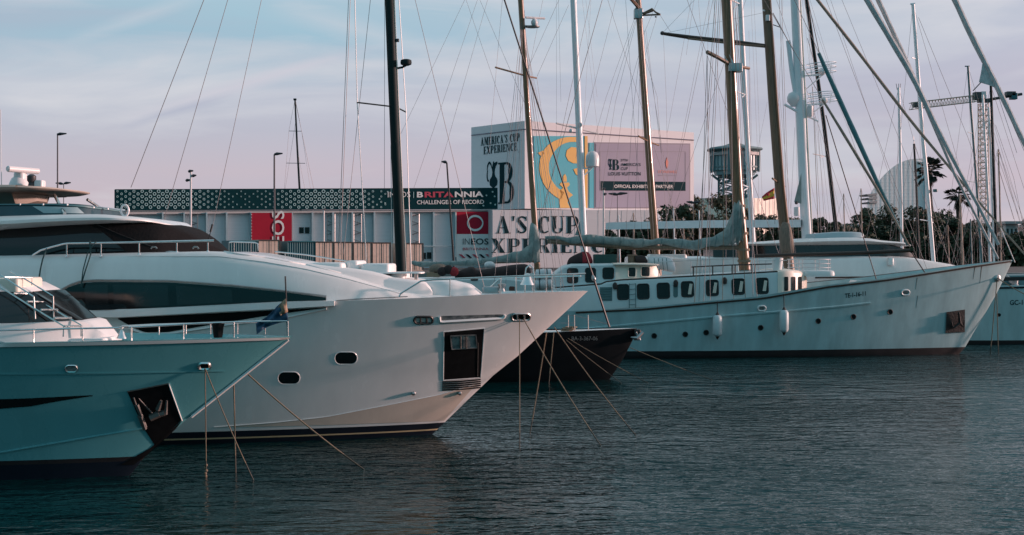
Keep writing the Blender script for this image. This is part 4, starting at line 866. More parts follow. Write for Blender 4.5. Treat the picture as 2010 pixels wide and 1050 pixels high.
# jib boom and head stays
rod(t4, [P(1480, 502.5, Y4), P(1600, 499, Y4), P(1700, 496, Y4), P(1786, 491.5, Y4)], .09, 'staysail_boom', 'wood_rail', 10)
def furled(parent, pts, Y, r, m, name='furled_sail', n=16):
    q = resample([(*p, 0) for p in pts], n); mb = MB(); mb.tube([P(p.x, p.y, Y) for p in q], [r*(.55+.45*math.sin(math.pi*min(1, .12+i/(n-1)))*(1+.12*math.sin(i*2.3))) for i in range(n)], 9); return mb.build(name, m, parent)
ex = lambda a, b, y: up_to(a, b, y)
wires(t4, Y4, [((1405, -330), (1608, 104)), ((1412, -150), (1615, 196))], .014, top=None)
furled(t4, [(1607, 104), (1612, 116), (1668, 240), (1720, 354), (1782, 481)], Y4, .125, 'furled_teal')
furled(t4, [(1614, 195), (1618, 201), (1720, 368), (1786, 484)], Y4-.2, .075, 'furled_tan')
furled(t4, [ex((1703, 0), (1790, 147), -380), (1703, 0), (1790, 147), (1834, 240), (1880, 330), (1925, 412), (1960, 480)], Y4, .16, 'furled_sail', n=26)
furled(t4, [ex((1724, 0), (1790, 147), -380), (1724, 0), (1792, 147), (1840, 262), (1875, 344), (1918, 428), (1959, 508)], Y4+.4, .12, 'furled_sail', n=22)
wires(t4, Y4, [((1621, 226), (1720, 548), .026, 'wire_black'), ((1790, 496), (1816, 536), .03, 'wire_black'), ((1962, 484), (1972, 503), .03, 'wire_black'), ((1964, 447), (1992, 515), .025, 'wire_white')], name='stay', top=None)
wires(t4, Y4, [((1912, 0), (1912, 1))][:0])
# shrouds of both masts
for k, (xa, xb) in enumerate(((1414, 1363), (1418, 1381), (1428, 1418), (1432, 1440), (1436, 1463), (1438, 1486))):
    yb = interp(sh4, xb)-2; wire(t4, P(xa, -150+k*20, Y4), P(xb, yb, y4n(xb)), .014, 'shroud', 'wire' if k % 2 else 'rope')
    wire(t4, P(xa+3, -150+k*20, Y4), P(xb+6, yb-10, 2*Y4-y4n(xb)), .012, 'shroud')
for xa, xb in ((1388, 1372), (1388, 1394), (1470, 1478)): wire(t4, P(xa, 106 if xa < 1400 else 134, Y4-1.2 if xa < 1400 else Y4+1.2), P(xb, interp(sh4, xb)-3, y4n(xb)), .014, 'shroud')
for k, xb in enumerate((965, 990, 1012, 1076, 1096, 1112)):
    wire(t4, P(1026, 20+k*8, Y4), P(xb, 600, y4n(xb)), .011, 'shroud'); wire(t4, P(1030, 20+k*8, Y4), P(xb+4, 592, 2*Y4-y4n(xb)), .008, "shroud")
wires(t4, Y4, [((912, 0), (786, 264)), ((937, 0), (812, 370)), ((957, 0), (852, 370)), ((915, 0), (1018, 300)), ((942, 0), (1046, 240)), ((986, 0), (960, 300)), ((1097, 0), (1036, 135)), ((1116, 10), (1054, 150)), ((1182, 0), (1060, 430), .016), ((1209, 0), (1130, 310)), ((1036, 100), (1115, 480)), ((1054, 155), (1100, 480))], .0075, name='running_rigging')
# aft house, canvas and gear
ah = house(t4, 'aft_house', Y4, [(800, 612, 549, 2.3), (880, 612, 547, 2.4), (1000, 612, 546, 2.4), (1090, 612, 560, 2.4)], 'ship_house', sect=((1, 0), (1, .95), (.97, 1), (0, 1.04)), n=1, kt=1.)
ba = bvh_of(ah)
for x in (953, 968, 983, 1005): panel(ba, ring_px(x, 569, 11, 14, 2), 'window', 'black_glass', ah, off=.02, rings=2)
panel(ba, ring_px(931, 548.5, 15, 5, 2.5), 'hawse_hole', 'dark_plate', ah, off=.02, rings=2)
bc_ = thing('boat_cover', 'dark brown canvas cover lying along the schooner aft deck', 'canvas cover', P(970, 545, Y4-1.6))
sausage(bc_, 'canvas', [(893, 536, 545), (905, 530, 545), (928, 523, 545), (940, 530, 544), (985, 523, 543), (1015, 518, 542), (1035, 520, 541), (1042, 532, 540)], Y4-1.4, 'canvas_brown', 1.6, 3, .06)
for k, (x, y, m_, lb) in enumerate(((868, 533, 'canvas_brown', 'dark red bag, leftmost of the bags on the schooner stern'), (880, 529, 'canvas_brown', 'dark maroon bag in the middle of the heap on the schooner stern'), (891, 533, 'red_cloth', 'bright red bag, rightmost on the heap at the schooner stern'))):
    mb = MB(); mb.ball(P(x, y, Y4-1.9), .24, 12, (1, .8, .95)); tag(mb.build('kit_bag', m_), lb, 'bag', 'bags heaped on the schooner stern')
for k, (x0, x1, y0, y1, lb) in enumerate(((838, 852, 534, 543, 'orange brown crate at the left end of the schooner stern'), (851, 863, 536, 544, 'orange brown crate next to the bags on the schooner stern'))):
    mb = MB(); boxpx(mb, x0, x1, y0, y1, .5, Y4-1.7, .02); tag(mb.build('deck_crate', 'teak'), lb, 'crate', 'crates on the schooner stern')
on4('deck_awning', 'tan canvas dome over the crates on the schooner stern', 'awning', lambda mb: mb.ball(P(861, 529, Y4-1.2), .42, 12, (1.2, 1, .7)), 'canvas_tan')
vt = thing('deck_vent', 'white domed deck vent beside the schooner mizzen boom', 'vent', P(962, 527, Y4-1.0)); sausage(vt, 'dome', [(951, 517, 527), (956, 513.5, 527), (966, 513.5, 526), (972, 518, 526)], Y4-1.0, 'radome', 1.0)
for k, (y, lb) in enumerate(((539, 'upper white life raft barrel on the schooner deck edge'), (558, 'lower white life raft barrel on the schooner deck edge'))):
    br = thing('life_raft_barrel', lb, 'life raft', P(1066, y, Y4-2.5), 'white life raft barrels on the schooner')
    mb = MB(); mb.lathe(P(1050, y, Y4-2.5), [(.08, 0), (.24, .06), (.25, .35), (.27, .37), (.27, .43), (.25, .45), (.24, .78), (.08, .84)], 14, axis=(1, 0, .05)); mb.build('shell', 'radome', br)
    for d in (.22, .58): mb = MB(); mb.lathe(P(1050, y, Y4-2.5)+Vector((d, 0, d*.05)), [(.262, -.02), (.268, 0), (.262, .02)], 14, axis=(1, 0, .05)); mb.build('strap', 'dark_plate', br)
# fenders
for x, y0, y1, lb in ((1404, 607, 665, 'left of the two white fenders hanging on the schooner side'), (1533, 597, 657, 'right of the two white fenders hanging on the schooner side')):
    c0 = hit(b4, x, y1-6, .24); c1 = hit(b4, x, y0+6, .24); ln = (Vector((c0.x, c0.y, c1.z))-c0).length; c0 = Vector((c0.x, min(c0.y, c1.y), c0.z))
    fd = thing('fender', lb, 'fender', c0, 'fenders on the schooner side')
    mb = MB(); mb.lathe(c0, [(.06, .04), (.17, .10), (.215, .2), (.22, ln/2), (.215, ln-.2), (.17, ln-.1), (.06, ln-.04)], 16); mb.build('body', 'fender_skin', fd)
    mb = MB(); mb.lathe(c0, [(.0, -.09), (.03, -.08), (.10, .06)], 12); mb.build('end_cap', 'dark_plate', fd); mb = MB(); mb.lathe(c0+Vector((0, 0, ln)), [(.10, -.06), (.03, .08), (.0, .09)], 12); mb.build('end_cap', 'dark_plate', fd)
    rod(fd, [c0+Vector((0, 0, ln+.05)), Vector((c0.x, c0.y+.05, P(x, interp(sh4, x), c0.y).z))], .02, 'lanyard', 'wire_black', 6)
mooring('thin rope from the black bow roller slanting over to the water below the schooner', [P(1236, 682, Y3), wp(1433, 746)], .012, sag=.03)
mooring('pale rope hanging straight down from the schooner hawse pipe', [hz, wp(1943, 694)], .022)
mooring('second pale rope dropping beside it under the schooner bow tip', [hz+Vector((.1, .4, .02)), wp(1960, 694)], .022)
mooring('rope running right from the schooner hawse pipe out of view', [hz, P(2040, 592, Y4-3)], .025, sag=.05)
# ================================================================== boats behind
def small_hull(t, Y, xm, aft, fwd, B, m, dz=1.25, bands=None, cap=None):
    xt = xm+fwd; st = [(xt-1.5, -.6), (xt-.95, 0), (xt-.3, dz*.7), (xt, dz+.25)]
    h_, d_, b_, f_ = hull(t, Y, xm-aft, st, None, B, um=.35, pd=1.9, pw=1.6, fixed=(-.5, 0, .15), bands=bands or [(.14, 'boot_black')], bulwark=.06, cap=.06, m=m, nk=5, n=24, sheer_abs=[(0, dz), (.5, dz-.05), (1, dz+.25)], capm=cap)
    house(t, 'cabin', Y, [(CX+(xm-aft*.45)*F/Y, 500+(H-dz)*F/Y, 500+(H-dz-.62)*F/Y, B*.55), (CX+(xm+fwd*.2)*F/Y, 500+(H-dz)*F/Y, 500+(H-dz-.6)*F/Y, B*.5), (CX+(xm+fwd*.45)*F/Y, 500+(H-dz)*F/Y, 500+(H-dz-.25)*F/Y, B*.25)], 'gelcoat_flat', n=1)
    return b_
def bgboat(label, pts, Y, r, mm_, hm='gelcoat', aft=6, fwd=6.5, B=1.7, boom=None, taper=.8, name='sailing_yacht', cat='sailboat', top=None, nofore=False, grp=None, ghull=True):
    x0, y0 = pts[-1]; yb = 500+(H-1.2)*F/Y
    xb = up_to(pts[-1], pts[-2], yb)[0]
    if y0 < yb: pts = pts+[(xb, yb)]
    if pts[0][1] <= 5: pts = [up_to(pts[0], pts[1], top if top is not None else -250)]+pts
    base = P(xb, yb, Y); t = thing(name, label, cat, (base.x, Y, 0), grp)
    small_hull(t, Y, base.x, aft, fwd, B, hm)
    mst = mast(t, pts, Y, r, mm_, taper=taper)
    tp = P(*pts[0], Y)
    if not nofore:
        wire(t, tp, Vector((base.x+fwd-.2, Y, 1.45)), .012, 'forestay'); wire(t, tp, Vector((base.x-aft+.2, Y, 1.2)), .011, 'backstay')
    for s_ in (-1, 1):
        for k in (.02, .3): wire(t, tp.lerp(base, k), Vector((base.x-.3+k, Y+s_*B*.9, 1.2)), .008, "shroud")
    if boom: rod(t, [P(*boom[0], Y), P(*boom[1], Y)], boom[2], 'boom', boom[3], 10)
    return t, mst, base
def spread(mst, Y, l, c, r_, rad=.05, m='mast_white', dy=.8):
    rod(mst, [P(*l, Y-dy), P(*c, Y)], rad, 'spreader', m, 6)
    if r_: rod(mst, [P(*c, Y), P(*r_, Y+dy)], rad, 'spreader', m, 6)
# wooden masted ketch, centre
Y = 74.; t, ms, b_ = bgboat('sailing boat with varnished pole mast standing before the exhibition building right end', [(1252.5, 0), (1265.5, 190), (1278.5, 370), (1288, 500)], Y, .25, 'wood_mast', 'ship_white', 8, 8, 2.0, taper=.6, top=-330)
spread(ms, Y, (1238, -3), (1258, 20), None, .10, 'wood_grey'); rod(ms, [P(1257, 29, Y), P(1280, 17, Y-.5), P(1287, 24, Y-.6), P(1296, 28.5, Y-.7)], .05, 'mast_hoop', 'wood_grey'); rod(ms, [P(1257, 30, Y), P(1296, 28.5, Y-.7)], .05, 'crosstree', 'wood_grey'); rod(ms, [P(1257, 28, Y), P(1272, 24, Y-.3), P(1282, 20, Y-.5)], .07, 'crosstree', 'wood_grey')
mb = MB(); mb.rbox(P(1253, 27, Y), (.5, .5, .55), .08); mb.build('mast_cap', 'steel_dull', ms)
spread(ms, Y, (1253, 267), (1276, 279), (1293, 285), .05, 'wood_mast'); mb = MB(); mb.ball(P(1287, 33, Y-.6), .05, 8); mb.build('lamp', 'lamp_head', ms)
wires(t, Y, [((1247, 32), (1190, 190)), ((1190, 190), (1150, 330)), ((1247, 40), (1201, 190)), ((1201, 190), (1168, 330)), ((1249, 40), (1208, 200)), ((1208, 200), (1174, 420)), ((1256, 100), (1220, 230)), ((1220, 230), (1192, 470)), ((1254, 120), (1240, 240)), ((1240, 240), (1228, 470)), ((1258, 80), (1245, 480)), ((1228, 0), (1236, 120)), ((1236, 120), (1262, 480)),
    ((1262, 100), (1290, 190)), ((1290, 190), (1312, 480)), ((1264, 60), (1284, 190)), ((1284, 190), (1330, 480)), ((1268, 60), (1298, 300)), ((1290, 30), (1266, 110)), ((1266, 150), (1276, 270)), ((1296, 30), (1316, 62)), ((1292, 0), (1262, 70))], .008, name='running_rigging', top=None)
# wooden mast with long gaff yard
Y = 79.; t, ms, b_ = bgboat('sailing boat with weathered brown mast carrying a long dark spar over the schooner', [(1504.5, 0), (1517, 190), (1531, 370), (1546, 500)], Y, .33, 'wood_grey', 'ship_white', 9, 9, 2.1, taper=.8, top=-380)
rod(ms, [P(1512, 0, Y-.25), P(1524, 190, Y-.28), P(1538, 370, Y-.29), P(1552, 490, Y-.3)], .06, 'mast_lit_edge', 'wood_mast')  # warmer wood rod paints the sunlit right edge of this mast
mb = MB(); mb.tube([P(1298, 65, Y-.5), P(1310, 67, Y-.5), P(1360, 74, Y-.5), P(1440, 83, Y-.45), P(1502, 90, Y-.4)], [.09, .10, .13, .15, .12], 8); yd = mb.build('spar', 'wood_rail', t); rod(yd, [P(1350, 75.5, Y-.7), P(1440, 86, Y-.65), P(1500, 91, Y-.6)], .06, 'jackstay', 'wood_grey')
mb = MB(); mb.ball(P(1300, 65, Y-.5), .13, 8); mb.build('spar_end', 'lamp_head', yd)
wires(t, Y, [((1302, 63), (1363, 0)), ((1310, 64), (1498, 25)), ((1302, 66), (1308, 200)), ((1308, 200), (1312, 420)), ((1517, 25), (1558, 100), .025), ((1516, 48), (1533, 54), .03), ((1530, 0), (1545, 420), .013), ((1534, 0), (1551, 490), .012), ((1362, 0), (1347, 108)), ((1371, 0), (1385, 190)), ((1385, 190), (1404, 480)), ((1392, 0), (1389, 100)), ((1401, 0), (1412, 200)), ((1412, 200), (1430, 480)), ((1357, 0), (1310, 260))], .0075, name='running_rigging', top=None)
sausage(t, 'stowed_sail', [(1528, 455, 456), (1534, 440, 498), (1541, 436, 500), (1550, 438, 500), (1557, 470, 500)], Y-.35, 'canvas_tan', .3, 3, .05); spread(ms, Y, (1516, 350), (1530, 360), (1540, 366), .06, 'wood_grey')
mb = MB(); mb.rbox(P(1507, 35, Y-.33), (.24, .2, .35), .05); mb.build('spreader_lamp', 'radome', ms); spread(ms, Y, (1498, 20), (1505, 23), (1515, 28), .05, 'mast_white', .35)
fg = thing('flag', 'red and yellow striped flag flying left of the weathered brown mast', 'flag', P(1520, 395, Y-.5))
drape(fg, 'upper_stripe', [(1495, 386.5), (1506, 377), (1520, 368.5)], [(1496, 388.5), (1507, 381), (1520, 373)], Y-.5, 'flag_red', .04, 8, 2, .01)
drape(fg, 'middle_stripe', [(1496, 388.5), (1507, 381), (1520, 373)], [(1498, 391.5), (1509, 388.5), (1520, 385)], Y-.5, 'flag_yellow', .04, 8, 3, .01)
drape(fg, 'lower_stripe', [(1498, 391.5), (1509, 388.5), (1520, 385)], [(1499, 394.5), (1509, 392), (1520, 390)], Y-.5, 'flag_red', .04, 8, 2, .01)
panel_ = MB(); panel_.lathe(P(1508, 384, Y-.58), [(.06, 0), (.07, .12), (.0, .18)], 8); panel_.build('crest', 'flag_red', fg); rod(fg, [P(1521, 366, Y-.5), P(1521, 440, Y-.5)], .012, 'halyard', 'wire')
# motor yacht behind the schooner
Y5 = 85.; t5 = thing('motor_yacht', 'white motor yacht with a dark windscreen band, half hidden behind the schooner bow', 'yacht', (P(1650, 500, Y5).x, Y5, 0))
st5 = [(P(x, y, Y5).x, P(x, y, Y5).z) for x, y in ((1830, 680), (1842, 651), (1875, 590), (1912, 532))]
h5, d5, b5, f5 = hull(t5, Y5, P(1180, 500, Y5).x, st5, [(1180, 550), (1600, 543), (1760, 541), (1912, 530)], 3.1, um=.45, pd=2.2, pw=1.6, fixed=(-.6, 0, .3), bands=[(.31, 'navy')], bulwark=.2, cap=.12, m='gelcoat', nk=6, n=36)
line_on(b5, [(1600, 545), (1700, 544), (1800, 541)], .05, 'rub_rail', 'wood_rail', t5, Y=Y5-3)
house(t5, 'superstructure', Y5, [(1240, 545, 505, 2.7), (1620, 545, 504, 2.7), (1700, 544, 502, 2.6), (1780, 541, 504, 2.3), (1830, 539, 512, 1.9), (1870, 536, 519, 1.4), (1893, 532, 525, .9)], 'gelcoat', n=3)
house(t5, 'windscreen', Y5, [(1400, 506, 480, 2.2), (1700, 504, 478, 2.2), (1745, 504, 479, 2.0), (1775, 504, 488, 1.7), (1793, 504, 499, 1.2)], 'window_glass', sect=((1, 0), (.94, .9), (.88, 1), (0, 1.03)), n=2)
house(t5, 'roof', Y5, [(1400, 482, 476, 2.5), (1500, 482, 474, 2.5), (1600, 481, 467, 2.5), (1690, 480, 465, 2.4), (1735, 480, 471, 2.3), (1775, 481, 475, 2.1), (1789, 483, 480, 1.7)], 'gelcoat', sect=((.85, 0), (1, .5), (.9, .9), (0, 1.05)), n=3, kt=1.)
house(t5, 'radar_arch', Y5, [(1600, 468, 459, 1.4), (1650, 467, 455, 1.4), (1690, 466, 456, 1.2), (1696, 466, 461, 1.0)], 'hangar_column', n=2)
mb = MB(); mb.rbox(P(1748, 513, Y5-2.5), (.35, .2, .45), .08); mb.build('deck_light', 'gelcoat', t5)
# tall white mast with dome, centre
Y = 101.; t, ms, b_ = bgboat('sailing yacht with plain white mast and one white dome against the turquoise poster', [(1125.5, 0), (1134, 190), (1141.5, 370), (1147, 500)], Y, .27, 'mast_white', 'gelcoat', 8, 9, 2, taper=.85)
spread(ms, Y, (1092, 241.5), (1134, 252), (1175, 262), .07, 'pole_white', 1.); mb = MB(); mb.lathe(P(1138, 245, Y-.3), [(.18, -.03), (.2, 0), (.18, .03)], 14, axis=(0, 1, 0)); mb.build('loudspeaker', 'pole_white', ms)
mb = MB(); mb.ball(P(1121, 256.5, Y-.4), .16, 10); mb.build('camera_ball', 'radome', ms); mb = MB(); mb.lathe(P(1163, 328, Y), [(.38, 0), (.5, .06), (.52, .5), (.50, .85), (.36, 1.1), (.15, 1.2), (0, 1.22)], 16); mb.build('dome', 'radome', ms)
rod(ms, [P(1143, 331, Y), P(1163, 329, Y)], .06, 'bracket', 'mast_white'); rod(ms, [P(1144, 347, Y), P(1162, 330, Y)], .05, 'bracket', 'mast_white')
wires(t, Y, [((1092, 243), (1098, 480)), ((1175, 264), (1190, 480)), ((1092, 0), (1092.5, 241)), ((1096, 0), (1101, 200)), ((1143, 0), (1174, 262)), ((1150, 0), (1172, 190)), ((1160, 0), (1146, 240)), ((1172, 250), (1180, 400))], .0075, name='shroud', top=None)
# two white masts right
Y = 97.; t, ms, b_ = bgboat('sailing yacht with slim pale mast close behind the schooner main mast', [(1453, 0), (1462, 190), (1472, 370), (1479, 500)], Y, .22, 'mast_white', 'gelcoat', 8, 9, 2, taper=.85)
for l, c, r_ in (((1436, 0), (1455, 9), None), ((1440, 17), (1449, 9), None), ((1447, 180), (1466, 187), None), ((1456, 191), (1462, 186), None), ((1455, 362), (1474, 369), None), ((1459, 374), (1470, 368), None)): spread(ms, Y, l, c, r_, .05)
wires(t, Y, [((1480, 0), (1500, 480)), ((1474, 0), (1487, 300)), ((1487, 300), (1492, 480)), ((1470, 60), (1480, 460)), ((1506, 200), (1480, 330))], .0075, name='shroud', top=None)
Y = 92.; t, ms, b_ = bgboat('big sailing yacht with thick white mast, long white boom and ringed radar platforms', [(1561.5, 0), (1570.5, 190), (1578.5, 370), (1586, 500)], Y, .38, 'mast_white', 'gelcoat', 12, 11, 2.4, taper=.9)
rod(ms, [P(1571, 0, Y-.2), P(1581, 190, Y-.2), P(1590, 370, Y-.2), P(1596, 500, Y-.2)], .05, 'mast_lit_edge', 'cream_paint')  # cream rod paints sunlight along the right edge of the white mast
mb = MB(); mb.grid([[P(x, y, Y+dy*.3) for y, dy in ((a, -1), (a, 1), (b, 1), (b, -1))] for x, a, b in ((1189, 438, 450), (1195, 436.5, 450.5), (1400, 432, 447), (1572, 431, 446))], cv=True); mb.poly([P(1189, y, Y+dy*.3) for y, dy in ((438, -1), (438, 1), (450, 1), (450, -1))]); mb.build('boom', 'mast_white', t, angle=30)
rod(ms, [P(1547, 80, Y), P(1554, 140, Y), P(1561, 182, Y)], .16, 'antenna_pole', 'mast_white', 10); mb = MB(); mb.lathe(P(1558, 209, Y), [(.2, 0), (.28, .15), (.45, .35), (.46, .65), (.34, .9), (.12, 1.02), (0, 1.04)], 16); mb.build('dome', 'radome', ms)
rod(ms, [P(1540, 205, Y-.4), P(1579, 227, Y)], .09, 'dome_bracket', 'mast_white'); mb = MB(); mb.lathe(P(1590, 230, Y-.3), [(.12, 0), (.2, .1), (.21, .75), (.1, .85), (0, .86)], 12); mb.build('dome', 'radome', ms)
for cx_, cy_, rx in ((1612, 127, 1.02), (1615, 184, 1.05)):
    pr = rod(ms, [P(1577, cy_+22, Y), P(cx_+4, cy_+20, Y)], .05, 'platform_bracket', 'mast_white')
    for dy_ in (-2, 6, 15):
        mb = MB(); c = P(cx_, cy_+dy_, Y); mb.tube([c+Vector((rx*math.cos(a*math.pi/10), .8*math.sin(a*math.pi/10), .08*math.cos(a*math.pi/10))) for a in range(20)], .028, 5, closed=True); mb.build('ring', 'mast_white', pr)
    mb = MB(); mb.ball(P(cx_+2, cy_+13, Y), .27, 12); mb.build('dome', 'radome', pr); rod(pr, [P(1582, cy_+48, Y), P(cx_+3, cy_+20, Y)], .04, 'strut', 'mast_white'); rod(pr, [P(1590, cy_-2, Y-.3), P(1594, cy_+20, Y-.3)], .03, 'post', 'mast_white'); rod(pr, [P(1632, cy_, Y-.3), P(1629, cy_+19, Y-.3)], .03, 'post', 'mast_white')
rod(ms, [P(1584, 228, Y), P(1606, 238, Y)], .06, 'spreader', 'mast_white'); mb = MB(); mb.prism([P(1573, 340, Y-.6), P(1559, 396, Y-.6), P(1573, 400, Y-.6)], (0, .05, 0)); mb.build('sail_corner', 'canvas_grey', t); mb = MB(); mb.ball(P(1563, 398, Y-.6), .12, 8); mb.build('clew_block', 'lamp_head', t)
mb = MB(); mb.lathe(P(1564, 424, Y-.5), [(.17, 0), (.2, .1), (.2, .6), (.0, .65)], 12); mb.build('dome', 'radome', ms)
wires(t, Y, [((1588, 0), (1590, 130)), ((1578, 0), (1590, 60)), ((1595, 170), (1607, 470), .02, 'furled_tan'), ((1599, 230), (1613, 480), .014), ((1605, 240), (1622, 490), .012), ((1586, 10), (1665, 245)), ((1590, 0), (1690, 330)), ((1585, 75), (1600, 130), .02), ((1560, 250), (1552, 420)), ((1590, 350), (1625, 520))], .008, name='shroud', top=None)
Y = 105.; t, ms, b_ = bgboat('sailing yacht with slanting black mast behind the ringed radar platforms', [(1583, 0), (1606, 160), (1617, 240), (1630, 350), (1642, 458)], Y, .17, 'mast_black', 'hull_black', 6, 7, 1.8)
spread(ms, Y, (1596, 302), (1621, 307), None, .04, 'pole_white'); spread(ms, Y, (1610, 309), (1621, 306), None, .03, 'pole_white')
wires(t, Y, [((1586, 0), (1614, 130), .03, 'wire_black'), ((1620, 290), (1660, 470)), ((1600, 90), (1660, 240)), ((1660, 240), (1720, 400))], .008, name='shroud', top=None)
# right hand group
def simple(label, pts, Y, wpx, m, spr=(), **k):
    t, ms, b_ = bgboat(label, pts, Y, S(wpx/2, Y), m, **k)
    for y, lx, rx in spr:
        x = interp([(b, a) for a, b in pts], y); spread(ms, Y, (x-lx, y-3), (x, y), (x+rx, y+3) if rx else None, .035, 'mast_white', .4)
    return t, ms
kk = dict(aft=4, fwd=4.5, B=1.3)
t, ms = simple('sailing yacht with white mast topped by wind instruments, nearest the sail shaped tower', [(1764, 172), (1767, 300), (1770, 470)], 100., 6.5, 'mast_white', **kk)
for dx in (-5, 0, 4): rod(ms, [P(1764+dx*.6, 176, 100.), P(1764+dx, 164, 100.)], .02, 'instrument', 'lamp_grey')
t, ms = simple('sailing yacht with tall pale mast rising just left of the first palm', [(1792, 8), (1803, 160), (1811, 270), (1817, 330), (1832, 510)], 94., 8.5, 'mast_white', ((116, 10, 3), (216, 16, 2), (318, 16, 6), (434, 20, 6)), **kk)
wire(t, P(1803, 34, 94.), P(1900, 270, 94.), .014, 'stay'); wire(t, P(1900, 270, 94.), P(1935, 370, 94.), .014, 'stay'); rod(ms, [P(1787, 8, 94.), P(1796, 7, 94.)], .06, 'masthead', 'mast_white')
mb = MB(); mb.lathe(P(1836, 377, 94.), [(.1, 0), (.17, .03), (.17, .2), (0, .22)], 10); mb.build('radar_dome', 'mast_teal', ms)
t, ms = simple('sailing yacht with teal tinted mast under the crane jib', [(1900, 130), (1904, 190), (1915, 330), (1925, 480)], 107., 5.5, 'mast_teal', ((262, 10, 0), (358, 18, 0)), **kk); rod(ms, [P(1894, 130, 107.), P(1903, 130, 107.)], .05, 'masthead', 'mast_teal')
t, ms = simple('sailing yacht with pale mast standing in front of the crane tower', [(1929, 186), (1935, 300), (1940, 400), (1943, 510)], 111., 5.5, 'mast_white', ((280, 8, 0),), **kk)
t, ms = simple('sailing yacht with second pale mast right of the crane tower', [(1941, 210), (1946, 330), (1951, 500)], 115., 5, 'mast_white', (), **kk)
t, ms = simple('sailing yacht with straight black mast right of the crane tower', [(1945, 168), (1948, 260), (1952, 370), (1956, 500)], 90., 6.5, 'mast_black', (), **kk)
wires(t, 90., [((1954, 245), (1990, 350)), ((1990, 350), (2012, 460)), ((1956, 300), (1998, 420))], .012, top=None)
t, ms = simple('sailing yacht with short grey mast near the right edge', [(1959.5, 293), (1962, 370), (1965, 510)], 119., 3.6, 'furled_tan', ((300, 3, 3),), **kk); wires(t, 119., [((1960, 295), (2012, 470)), ((1960, 330), (1990, 430))], .014, top=None)
t, ms = simple('sailing yacht with thin dark mast in front of the sail shaped tower', [(1794, 282), (1798, 350), (1803, 480)], 122., 5, 'mast_black', (), **kk)
rod(ms, [P(1794, 284, 122.), P(1793, 268, 122.)], .03, 'instrument', 'radome')
t, ms = simple('sailing yacht with low tan mast beside the second palm', [(1884, 382), (1887, 440), (1890, 520)], 98., 4.5, 'furled_tan', (), **kk)
mid = 'small sailboat with a thin bare mast below the long white boom'
for k, (x, y0) in enumerate(((1214, 452), (1243, 455), (1322, 452), (1341, 456), (1372, 450))):
    t, ms = simple(mid, [(x, y0-30-7*(k % 3)), (x+2, 480)], 112.+k*2.2, 3, ('mast_white', 'furled_tan')[k % 2], (), aft=3, fwd=3, B=1.0, grp='small sailboats behind the white boom')
for k, (x, y0, x1, lb) in enumerate(((1656, 380, 1658, 'small sailboat with thin mast, left of the pair by the dark mast stay'), (1690, 370, 1692, 'small sailboat with thin grey mast over the motor yacht roof'))): simple(lb, [(x, y0), (x1, 470)], 116.+k*3, 2.6, 'furled_tan', (), aft=3, fwd=3, B=1.)
for k, (x, lb) in enumerate(((1905, 'sailboat with slim white furled jib, third from the schooner bow tip'), (1922, 'sailboat with slim pale spar close to the schooner bow tip'), (1860, 'sailboat with slim wooden spar left of the second palm'))): simple(lb, [(x, 430+k*6), (x+3, 515)], 116.+k*2.5, 3.2, ('mast_teal', 'mast_white', 'wood_grey')[k], (), aft=3, fwd=3, B=1.)
# white hull at the right edge
Y6 = 75.; t6 = thing('sailing_yacht', 'white hulled yacht at the right edge with furled sail and dark registration letters', 'sailboat', (P(2050, 500, Y6).x, Y6, 0))
st6 = [(P(x, y, Y6).x, P(x, y, Y6).z) for x, y in ((2240, 700), (2255, 671), (2290, 610), (2310, 556))]
h6, d6, b6, f6 = hull(t6, Y6, P(1640, 500, Y6).x, st6, [(1640, 566), (1900, 562), (2010, 560), (2310, 552)], 2.4, um=.45, pd=2., pw=1.6, fixed=(-.6, 0, .22), bands=[(.23, 'boot_black')], bulwark=.08, cap=.08, m='ship_white', nk=6, n=36)
strip(b6, [(1900, 545), (2030, 543)], [(1900, 553), (2030, 550)], 'toe_rail', 'boot_black', t6, n=6, Y=Y6-2.3)
line_on(b6, [(1930, 566), (2010, 564), (2060, 563)], .05, 'rail_stripe', 'navy', t6, n=12, Y=Y6-2.3)
flat_text(t6, 'registration', 'GC-1-', (1982, 599), (2013, 598), 10, Y6-2.3, 'dark_ink', .02, b6)
o = panel(b6, ring_px(1961, 618, 7, 7), 'porthole', 'black_glass', t6, rings=2)
house(t6, 'coachroof', Y6, [(1960, 562, 540, 1.3), (2060, 560, 538, 1.3), (2120, 560, 550, .9)], 'mast_teal', n=1)
wn = MB(); wn.lathe(P(1992, 560, Y6-1.6), [(.22, 0), (.16, .1), (.2, .35), (.1, .45), (0, .46)], 12); wn.build('winch', 'steel_dull', t6); wn = MB(); wn.tube([P(1975, 540, Y6-1.7), P(1984, 552, Y6-1.7), P(1996, 560, Y6-1.7)], [.06, .12, .05], 7); wn.build('anchor', 'steel_dull', t6)
ms = mast(t6, [(2070, -500), (2090, 0), (2105, 380), (2112, 560)], Y6, .26, 'mast_white'); 
furled(t6, [ex((1875, 0), (1930, 110), -330), (1875, 0), (1903, 62), (1930, 116), (1952, 160), (1975, 205), (2012, 285), (2100, 440), (2150, 530)], Y6, .17, 'furled_sail', n=26)
mb = MB(); mb.prism([P(1929, 122, Y6-.05), P(1926, 142, Y6-.05), P(1922, 161, Y6-.05), P(1942, 167, Y6-.05), P(1956, 173, Y6-.05), P(1950, 152, Y6-.05), P(1938, 128, Y6-.05)], (0, .05, 0)); mb.build('sail_clew', 'furled_sail', t6)
wires(t6, Y6, [((1925, 162), (1910, 178), .03, 'wire_black'), ((1962, 185), (2012, 300), .012), ((1955, 175), (1996, 300), .012)], top=None, name='sheet')
